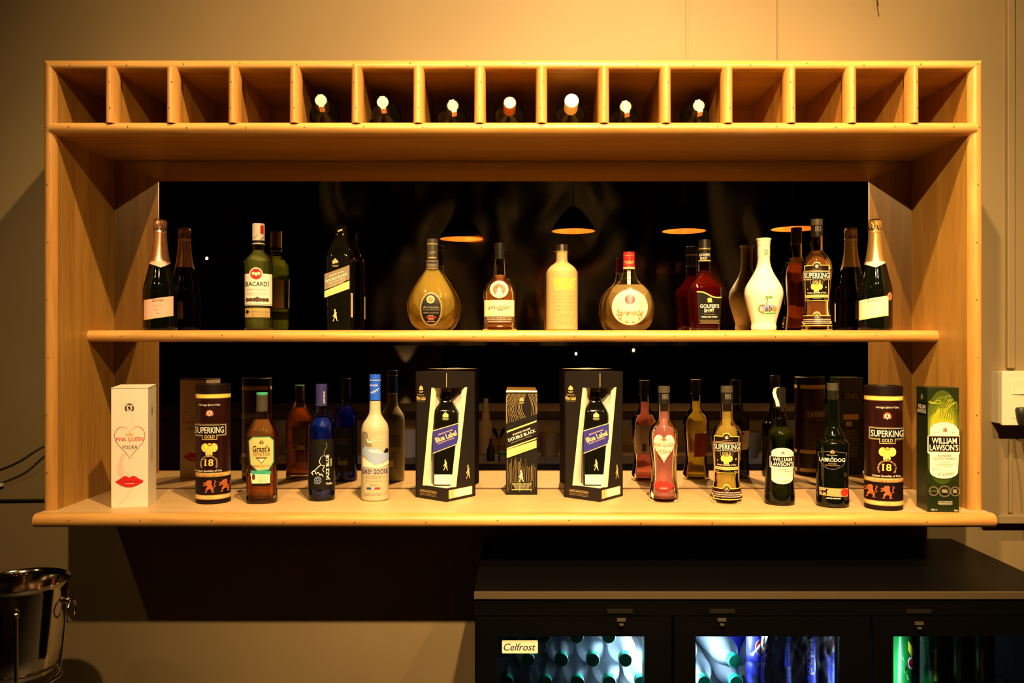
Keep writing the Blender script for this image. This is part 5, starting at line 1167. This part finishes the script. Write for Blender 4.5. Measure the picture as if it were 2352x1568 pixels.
# ---- water bottles lying on their sides, caps to the front
def water_proto(loc):
    r = empty('water_bottle', loc, 'x', 'bottle', 'clear water bottles stacked in the cooler')
    pr = [(0, 0), (.026, 0), (.0305, .006)]
    for i in range(9): pr += [(.031, .02+i*.013), (.0295, .0265+i*.013)]
    pr += catmull([(.031, .140), (.0308, .15), (.027, .168), (.020, .182), (.0145, .192), (.0125, .198)], 4)+[(.0125, .207)]
    MB().lathe(pr+[(0, .207)], 32).build('bottle_body', M['water'], r, smooth=.8)
    MB().lathe([(0, .203), (.0148, .203), (.0148, .219), (.0138, .2205), (0, .2205)], 28).build('cap', M['capgreen'], r, smooth=.5)
    r.rotation_euler = (math.pi/2, 0, 0); return r
rowz = [pz(y, -.16) for y in (1568, 1516, 1462)]
ords = ['first', 'second', 'third', 'fourth', 'fifth', 'sixth']
wp = None; n = 0
rows = [(rowz[2], [1176, 1250, 1325, 1399], 'top', 'left'), (rowz[1], [1213, 1290, 1362, 1437], 'middle', 'left'), (rowz[0], [1164, 1253, 1327, 1400, 1474], 'bottom', 'left')]
def water(x, y, z, lab, rot=0):
    global wp
    if wp is None: o = wp = water_proto((0, 0, 0))
    else: o = copy_tree(wp)
    o.location = (x, y+.2205*math.cos(rot), z); o.rotation_euler = (math.pi/2, 0, rot); o['label'] = lab; return o
for z, xs, rn, dn in rows:
    for i, x in enumerate(xs):
        water(px(x, -.16), -.16, z, 'clear water bottle with green cap, %s from left, %s row, %s cooler door' % (ords[i], rn, dn))
for x, y, rn, o_ in ((1584, 1516, 'middle', 0), (1661, 1519, 'middle', 1), (1618, 1568, 'bottom', 0), (1692, 1568, 'bottom', 1)):
    water(px(x, -.16), -.16, pz(y, -.16), 'clear water bottle with green cap, %s from left, %s row, middle cooler door' % (ords[o_], rn), rot=.12 if (x == 1661) else 0)
# ---- drink cans
def can_proto(m, name, art=None):
    r = empty(name, (0, 0, 0), 'x', 'can')
    R = .0265; h = .155
    MB().lathe([(0, 0), (R*.8, 0), (R, .007), (R, h-.010), (R*.86, h-.002)], 36).build('can_body', m, r, smooth=.7)
    MB().lathe([(R*.80, h-.006), (R*.86, h-.002), (R*.88, h), (R*.84, h), (R*.82, h-.004), (0, h-.004)], 36).build('can_lid', M['steel'], r, smooth=.7)
    return r
def globe(A, x, y, s):
    A.ell(x, y, s, s*1.25, M['card'], 28); A.ell(x, y, s*.9, s*1.15, M['canblue'], 28)
    A.poly([(x+a*s*.9, y+b*s*1.15) for a, b in arc(0, 0, 1, 1, 185, 300, 14)]+[(x+.1*s, y-.3*s), (x-.15*s, y+.3*s), (x-.5*s, y+.8*s)], M['red'])
    A.poly([(x+.5*s, y-.85*s), (x+.85*s, y-.3*s), (x+.5*s, y+.3*s), (x-.35*s, y+.95*s), (x-.15*s, y+.3*s), (x+.15*s, y-.3*s)], M['card'])
canz = ZW1-.158
cx_ = [(1742, 'globe'), (1797, 'code'), (1851, 'vert'), (1901, 'globe2'), (1948, 'code2')]
names_ = ['globe emblem', 'barcode panel', 'upright lettering', 'globe over a name', 'plain side panel']
cb = can_proto(M['canblue'], 'soda_can')
cbs = [cb]+[copy_tree(cb) for _ in range(5)]
for i, (x, kd) in enumerate(cx_):
    o = cbs[i]
    o.location = (px(x, -.13), -.13, canz); o['label'] = 'slim blue soda can showing its %s, %s from left in shrink wrap' % (names_[i], ords[i]); o['group'] = 'slim blue soda cans in shrink wrap'
    R = .0265
    sf = lambda u, v, off, R=R: Vector((u, -math.sqrt(max(R*R-u*u, 1e-7))-off, v))
    A = Art(0, 155, .001)
    if kd.startswith('globe'): globe(A, 2, 42, 16); A.text('pepsi', 4, 78, 26, 10, M['card'], bold=.0)
    elif kd.startswith('code'): A.lines(-18, 16, 20, 68, 16, M['bluep'], .8); A.rect(-12, 84, 12, 125, M['bluep']); [A.rect(-10, 88+q*3, 10, 89.6+q*3, M['canblue']) for q in range(11)]
    else: A.text('pepsi', 0, 62, 78, 19, M['card'], rot=-math.pi/2, bold=.015); A.ell(-2, 70, 3.5, 3.5, M['red'], 12)
    A.build('can_print', sf, o, .004)
dk = cbs[5]; dk.location = (px(1690, .0), .0, canz+.02); dk['label'] = 'dark blue soda can standing behind the tilted water bottle in the middle cooler'; dk['group'] = 'slim blue soda cans in shrink wrap'
A = Art(0, 155, .001); A.text('pepsi', -4, 52, 30, 12, M['card']); A.ring(-6, 24, 12, 1.4, M['card'], 24); A.build('can_print', sf, dk, .004)
# crumpled shrink wrap round the blue cans
mb = MB(); vs = []; nx, nz = 60, 34
for j in range(nz+1):
    for i in range(nx+1):
        u = i/nx; v = j/nz
        x = px(1716, -.16)+(px(1960, -.16)-px(1716, -.16))*u
        y = -.1615-.004*abs(noise.noise(Vector((u*9, v*5, 2))))-.002*noise.noise(Vector((u*30, v*9, 5)))
        if u < .12: x += .022*(v-.4)+.007*math.sin(v*9); y += .05*(1-u/.12)**2
        vs.append((x, y, canz-.01+v*.175))
mb.add(vs, [(j*(nx+1)+i, j*(nx+1)+i+1, (j+1)*(nx+1)+i+1, (j+1)*(nx+1)+i) for j in range(nz) for i in range(nx)])
tag(mb.build('shrink_wrap', M['wrap'], None, smooth=True), 'crumpled clear shrink wrap around the blue soda cans', 'plastic wrap')
cg = can_proto(M['cangreen'], 'lemon_soda_can')
cgs = [cg]+[copy_tree(cg) for _ in range(3)]
for i, (x, a) in enumerate(((2082, -.15), (2148, -.10), (2202, -.10), (2254, -.10))):
    o = cgs[i]
    o.location = (px(x, a), a, ZW1-.160-(a+.15)*.12+(.0 if i else .006)); o['label'] = 'green soda can, %s from the left behind the right cooler door' % ords[i]; o['group'] = 'green soda cans behind the right cooler door'
    A = Art(0, 155, .001)
    A.rect(-14, 50, -9, 120, M['yellow']) if i else A.poly([(-8, 24), (2, 40), (8, 52), (-2, 58), (-8, 44)], M['yellow'])
    if i == 0: A.ell(-2, 72, 7, 14, M['card'], 16); A.ell(-2, 72, 5, 9, M['red'], 14)
    A.build('can_print', sf, o, .004)
mb = MB(); vs = []
for j in range(15):
    for i in range(23):
        u, v = i/22, j/14
        vs.append((px(2054, -.17)+.075*u, -.178+.02*v*u-.004*noise.noise(Vector((u*6, v*6, 9)))*2, ZW1-.055-.04*u*(1-u)-.045*(1-v)+.004*noise.noise(Vector((u*9, v*9, 3)))))
mb.add(vs, [(j*23+i, j*23+i+1, (j+1)*23+i+1, (j+1)*23+i) for j in range(14) for i in range(22)])
tag(mb.build('torn_shrink_wrap', M['wrap'], None, smooth=True), 'torn clear shrink wrap hanging round the nearest green soda can', 'plastic wrap')
# cans and bottles below the frame stand on trays so nothing floats
fp(MB().box(px(1712, -.1), .735, FY0+.05, .225, canz-.008, canz), 'wire_shelf', M['steel']); fp(MB().box(.78, 1.13, FY0+.05, .225, ZW1-.176, ZW1-.166), 'wire_shelf', M['steel'])
# ================================================================ champagne bucket on its stand
bx, by_ = px(43, -.14), -.14; bz = pz(1335, -.14)
bk = empty('ice_bucket', (bx, by_, bz-.20), 'polished steel ice bucket with ring handles at the lower left', 'bucket')
R = 107*(D-.14)/F
pr = [(R*.66, 0), (R*.70, .003), (R*.80, .05), (R*.93, .16), (R*.965, .19), (R*.97, .196), (R, .199), (R*1.01, .202), (R*.99, .204), (R*.95, .200), (R*.92, .19), (R*.76, .05), (R*.64, .006), (0, .006)]
MB().lathe([(0, 0)]+pr, 64).build('bucket_body', M['chrome'], bk, smooth=.9)
for ang in (-62, 8, 128, 188):
    t = math.radians(ang); c_ = Vector((math.cos(t)*R*.93, math.sin(t)*R*.93, .155)); o_ = Vector((math.cos(t), math.sin(t), 0)); s_ = Vector((-math.sin(t), math.cos(t), 0))
    if ang in (8, 188):
        mb = MB(); mb.lathe([(0, -.008), (.008, -.006), (.010, 0), (.008, .006), (0, .008)], 16, c=tuple(c_+o_*.006)); mb.build('handle_boss', M['chrome'], bk, smooth=True)
        mb = MB(); mb.tube([c_+o_*.014+s_*.022*math.sin(q)+Vector((0, 0, -.022+.022*math.cos(q))) for q in [2*math.pi*i/28 for i in range(28)]], .003, 8, closed=True); mb.build('ring_handle', M['chrome'], bk, smooth=True)
sd = empty('bucket_stand', (bx, by_, 0), 'steel floor stand with a wire cradle holding the ice bucket', 'stand')
zr = bz-.20
mb = MB(); mb.tube([(R*.80*math.cos(q), R*.80*math.sin(q), zr-.012) for q in [2*math.pi*i/40 for i in range(40)]], .004, 8, closed=True); mb.build('cradle_ring', M['chrome'], sd, smooth=True)
for ang in (-62, 58, 178):
    t = math.radians(ang); c, s = math.cos(t), math.sin(t)
    pts = [(R*1.03*c, R*1.03*s, zr+.155), (R*1.0*c, R*1.0*s, zr+.10), (R*.90*c, R*.90*s, zr+.0), (R*.78*c, R*.78*s, zr-.03), (R*.4*c, R*.4*s, zr-.06), (0, 0, zr-.08)]
    mb = MB(); mb.tube(catmull(pts, 5), .0042, 8); mb.lathe([(0, -.007), (.006, -.004), (.007, 0), (.006, .005), (0, .007)], 14, c=pts[0]); mb.build('cradle_arm', M['chrome'], sd, smooth=True)
MB().lathe([(0, .012), (.012, .012), (.012, zr-.07), (0, zr-.07)], 20).build('pole', M['chrome'], sd, smooth=.8)
MB().lathe([(0, 0), (.13, 0), (.13, .008), (.05, .016), (.02, .03), (0, .03)], 40).build('base_plate', M['chrome'], sd, smooth=.8)
# ================================================================ wall fittings
yw = .292
sp = empty('switch_plate', (wx(2330), yw, wz(915)), 'ivory double switch and socket plate on the wall right of the cabinet', 'switch')
x0, x1, z0, z1 = wx(2277)-wx(2330), wx(2420)-wx(2330), wz(972)-wz(915), wz(850)-wz(915)
MB().box(x0+.003, x1-.003, -.050, 0, z0+.003, z1-.003).build('back_box', M['plasticw'], sp, bevel=.001)
MB().box(x0, x1, -.058, -.050, z0, z1).build('face_plate', M['plasticw'], sp, bevel=.0015)
for i in range(2):
    ox = (2299, 2347)[i]
    for nm, ya, yb in (('rocker', 868, 903), ('socket', 922, 957)):
        a0, a1 = wx(ox)-wx(2330), wx(ox+37)-wx(2330)
        if nm == 'rocker':
            mb = MB(); mb.add([(a0, -.0585, wz(yb)-wz(915)), (a1, -.0585, wz(yb)-wz(915)), (a1, -.0585, wz(ya)-wz(915)), (a0, -.0585, wz(ya)-wz(915)), (a0+.001, -.0592, wz(yb)-wz(915)+.001), (a1-.001, -.0625, wz(yb)-wz(915)+.001), (a1-.001, -.0600, wz(ya)-wz(915)-.001), (a0+.001, -.0592, wz(ya)-wz(915)-.001)], [(4, 5, 6, 7), (0, 1, 5, 4), (1, 2, 6, 5), (2, 3, 7, 6), (3, 0, 4, 7)]); mb.build('rocker', M['plasticw'], sp)
        else: MB().box(a0, a1, -.0590, -.0575, wz(yb)-wz(915), wz(ya)-wz(915)).build('socket', M['plasticw'], sp, bevel=.0007)
pc = empty('power_plug', (wx(2322), yw-.06, wz(948)), 'black plug in the socket with its cord hanging behind the cooler', 'plug')
MB().lathe([(0, -.030), (.010, -.028), (.014, -.020), (.0185, .0), (.020, .014), (.016, .019), (0, .020)], 28, 2.4, .8).build('plug_body', M['black'], pc, smooth=.8)
pts = [(2324, 965, -.010), (2324, 985, -.02), (2328, 1010, -.045), (2333, 1060, -.05), (2337, 1110, -.04), (2344, 1170, -.03), (2347, 1215, -.03), (2338, 1265, -.03), (2332, 1310, -.03), (2331, 1400, -.02)]
MB().tube(catmull([(wx(x)-wx(2322), (yw+y)-(yw-.06) if 0 else y, wz(z)-wz(948)) for x, z, y in pts], 6), .0036, 10).build('cord', M['black'], pc, smooth=True)
def cable(name, label, pts, r, m, cat='cable'):
    mb = MB(); mb.tube(catmull(pts, 6), r, 10); tag(mb.build(name, m, None, smooth=True), label, cat)
cable('cable', 'thin black cable curving up to the left side of the cabinet', [(wx(-60), .25, wz(1090)), (wx(0), .24, wz(1080)), (wx(40), .24, wz(1067)), (wx(75), .24, wz(1050)), (wx(105), .25, wz(1028)), (wx(150), .284, wz(1000))], .0032, M['black'])
cable('wall_conduit', 'straight black cable running level along the wall below the curved one', [(wx(-60), .284, wz(1149)), (wx(20), .284, wz(1148)), (wx(120), .284, wz(1147)), (wx(240), .284, wz(1146))], .003, M['black'])
cable('dangling_wire', 'short thin black wire end hanging at the top of the wall', [(wx(2006), .27, wz(-60)), (wx(2008), .27, wz(-10)), (wx(2010), .27, wz(8)), (wx(2012), .27, wz(18))], .0016, M['black'])
mb = MB(); mb.box(wx(-30), wx(7), .280, .292, wz(1117), wz(1109)); tag(mb.build('cable_clip', M['plasticw'], None, bevel=.002), 'small pale cable clip at the left edge of the wall', 'clip')
# ================================================================ what the mirror shows: the bar opposite
V = lambda x, y, v: ((x-CX)*v/F, 2*YM+D-v-2*0-0 if 0 else (2*YM-(v-D)), H-(y-CY)*v/F)
bar = empty('bar_counter', (0, -1.7, 0), 'dark bar counter opposite the shelves with a stainless work top on its inner side', 'counter')
MB().box(-2.6, 2.6, -.55, -.02, 1.02, 1.06).build('bar_top', M['darkwood'], bar, bevel=.003)
MB().box(-2.6, 2.6, -.48, -.08, 0.0, 1.02).build('bar_front', M['darkwood'], bar)
MB().box(-1.3, 1.5, -.08, .32, .84, .88).build('steel_work_top', M['steelb'], bar, bevel=.003)
MB().box(-1.3, 1.5, -.085, -.075, .88, 1.01).build('steel_splashback', M['steelb'], bar)
MB().box(-1.3, 1.5, -.08, .30, .0, .84).build('under_cabinet', M['darkwood'], bar)
def bar_item(name, label, cat, x, v, zz, profs, group=None):
    p = V(x, 0, v); r = empty(name, (p[0], p[1], zz), label, cat, group)
    for nm, pr, m in profs: MB().lathe(pr, 28).build(nm, m, r, smooth=.7)
    return r
bar_item('squeeze_bottle', 'cream squeeze bottle standing on the steel work top', 'bottle', 1116, 4.02, .88, [('bottle_body', [(0, 0), (.032, 0), (.034, .004), (.034, .14), (.030, .15), (0, .15)], M['cream']), ('nozzle', [(0, .15), (.022, .15), (.017, .20), (.010, .26), (0, .262)], M['cream'])])
bar_item('cocktail_glass', 'small coupe glass standing beside the squeeze bottle', 'glass', 1146, 4.0, .88, [('glass', [(0, 0), (.030, .001), (.030, .003), (.004, .008), (.0035, .06), (.012, .075), (.028, .10), (.030, .12), (.028, .12), (.010, .078), (0, .07)], M['clear'])])
bar_item('sauce_bottle', 'small dark bottle with a brush top on the steel work top', 'bottle', 1127, 3.75, .88, [('bottle_body', [(0, 0), (.018, 0), (.018, .05), (.008, .07), (.006, .10), (0, .10)], M['black'])])
bar_item('jar', 'small green-lidded jar on the steel work top', 'jar', 1155, 3.72, .88, [('jar_body', [(0, 0), (.020, 0), (.020, .03), (0, .03)], M['clear']), ('lid', [(0, .03), (.021, .03), (.021, .045), (0, .045)], M['teal'])])
bar_item('water_jug', 'pale plastic jug on the steel work top', 'jug', 936, 3.9, .88, [('jug_body', [(0, 0), (.05, 0), (.055, .08), (.05, .13), (.046, .13), (.05, .08), (0, .01)], M['cream'])])
bar_item('steel_tin', 'short steel shaker tin on the work top', 'tin', 1262, 3.9, .88, [('tin_body', [(0, 0), (.04, 0), (.048, .11), (.046, .11), (.038, .01), (0, .01)], M['steelb'])])
bar_item('steel_tin', 'wide steel ice tub on the work top', 'tub', 1690, 3.9, .88, [('tub_body', [(0, 0), (.10, 0), (.12, .12), (.118, .12), (.10, .01), (0, .01)], M['steelb'])])
# soft lamps over the bar: four wide pendants with copper insides
proto = None
for i, (x, y, wn) in enumerate(((1060, 549, 'leftmost'), (1317, 531, 'second from the left'), (1571, 531, 'third from the left'), (1822, 526, 'rightmost'))):
    v = 5.86; p = V(x, y, v)
    if proto is None:
        r = empty('pendant_lamp', (0, 0, 0))
        Rr = .152
        outer = [(.02, .17), (.03, .165), (.06, .14), (.10, .09), (.135, .04), (Rr, 0)]
        MB().lathe(outer+[(Rr-.002, 0)], 48, cap=False).build('shade', M['shade'], r, smooth=.9)
        me = MB(); inner = [(Rr-.003, .0005), (.132, .040), (.097, .088), (.057, .136), (.028, .160), (0, .162)]; me.lathe(inner[::-1], 48, cap=False); me.build('shade_lining', M['lining'], r, smooth=.9)
        MB().tube([(0, 0, .165), (0, 0, 2.12)], .004, 8).build('flex', M['black'], r)
        MB().lathe([(0, .014), (.010, .019), (.017, .032), (.014, .046), (.008, .058), (0, .06)], 20).build('bulb', M['bulb'], r, smooth=True)
        ld = bpy.data.lights.new('pendant', 'POINT'); ld.energy = 9; ld.color = (1, .5, .16); ld.shadow_soft_size = .010
        lo = bpy.data.objects.new('pendant_light', ld); COL.objects.link(lo); lo.parent = r; lo.location = (0, 0, .095)
        proto = r; o = r
    else: o = copy_tree(proto)
    o.location = p; o['label'] = 'dark dome pendant lamp with orange inside, %s in the mirror' % wn; o['category'] = 'lamp'; o['group'] = 'pendant lamps over the bar'
# wall sconce on a pillar far behind
p = V(930, 872, 8.0)
pl = MB().box(p[0]-.35, p[0]+.35, p[1]-.30, p[1]-.06, 0, 4.29); struct(pl, 'trim_6', M['dark_wall2'])
scn = empty('wall_sconce', p, 'small up and down wall light on a pillar across the room', 'lamp')
MB().lathe([(0, -.05), (.03, -.05), (.03, .05), (0, .05)], 20).build('sconce_body', M['black'], scn)
for sg in (1, -1):
    ld = bpy.data.lights.new('sconce', 'SPOT'); ld.energy = 3; ld.color = (1, .7, .35); ld.spot_size = math.radians(60); ld.spot_blend = .6; ld.shadow_soft_size = .01
    lo = bpy.data.objects.new('sconce_light', ld); COL.objects.link(lo); lo.parent = scn; lo.location = (0, -.0, .06*sg); lo.rotation_euler = (0, 0, 0) if sg < 0 else (math.pi, 0, 0)
# crinkled dark plastic sheet hanging behind the bar
mb = MB(); vs = []; nx, nz = 150, 60
for j in range(nz+1):
    for i in range(nx+1):
        x = -1.6+5.4*i/nx; z = 1.38+2.6*j/nz
        q = Vector((x*1.6, z*.9, 4)); y = -4.3+.12*noise.noise(q)+.035*abs(noise.noise(q*2.2))
        vs.append((x, y, z))
mb.add(vs, [(j*(nx+1)+i, j*(nx+1)+i+1, (j+1)*(nx+1)+i+1, (j+1)*(nx+1)+i) for j in range(nz) for i in range(nx)])
tag(mb.build('plastic_sheet', M['sheet'], None, smooth=True), 'crinkled dark plastic sheet hanging behind the pendant lamps', 'sheet')
# three tiny far lamps hanging across the room
for i, (x, y, wn) in enumerate(((475, 593, 'left of the white rum bottle'), (1323, 812, 'under the lemon vodka bottle'), (1455, 804, 'under the round flat bottle'))):
    p = V(x, y, 8.2)
    r = empty('bare_bulb', p, 'tiny glowing bare bulb far across the room, mirrored %s' % wn, 'lamp', 'tiny far bulbs seen in the mirror')
    MB().lathe([(0, -.016), (.010, -.012), (.013, 0), (.009, .012), (0, .016)], 16).build('bulb', M['farbulb'], r, smooth=True)
    mb = MB(); mb.tube([(0, 0, .014), (0, 0, 4.29-p[2])], .003, 6); mb.build('flex', M['black'], r)
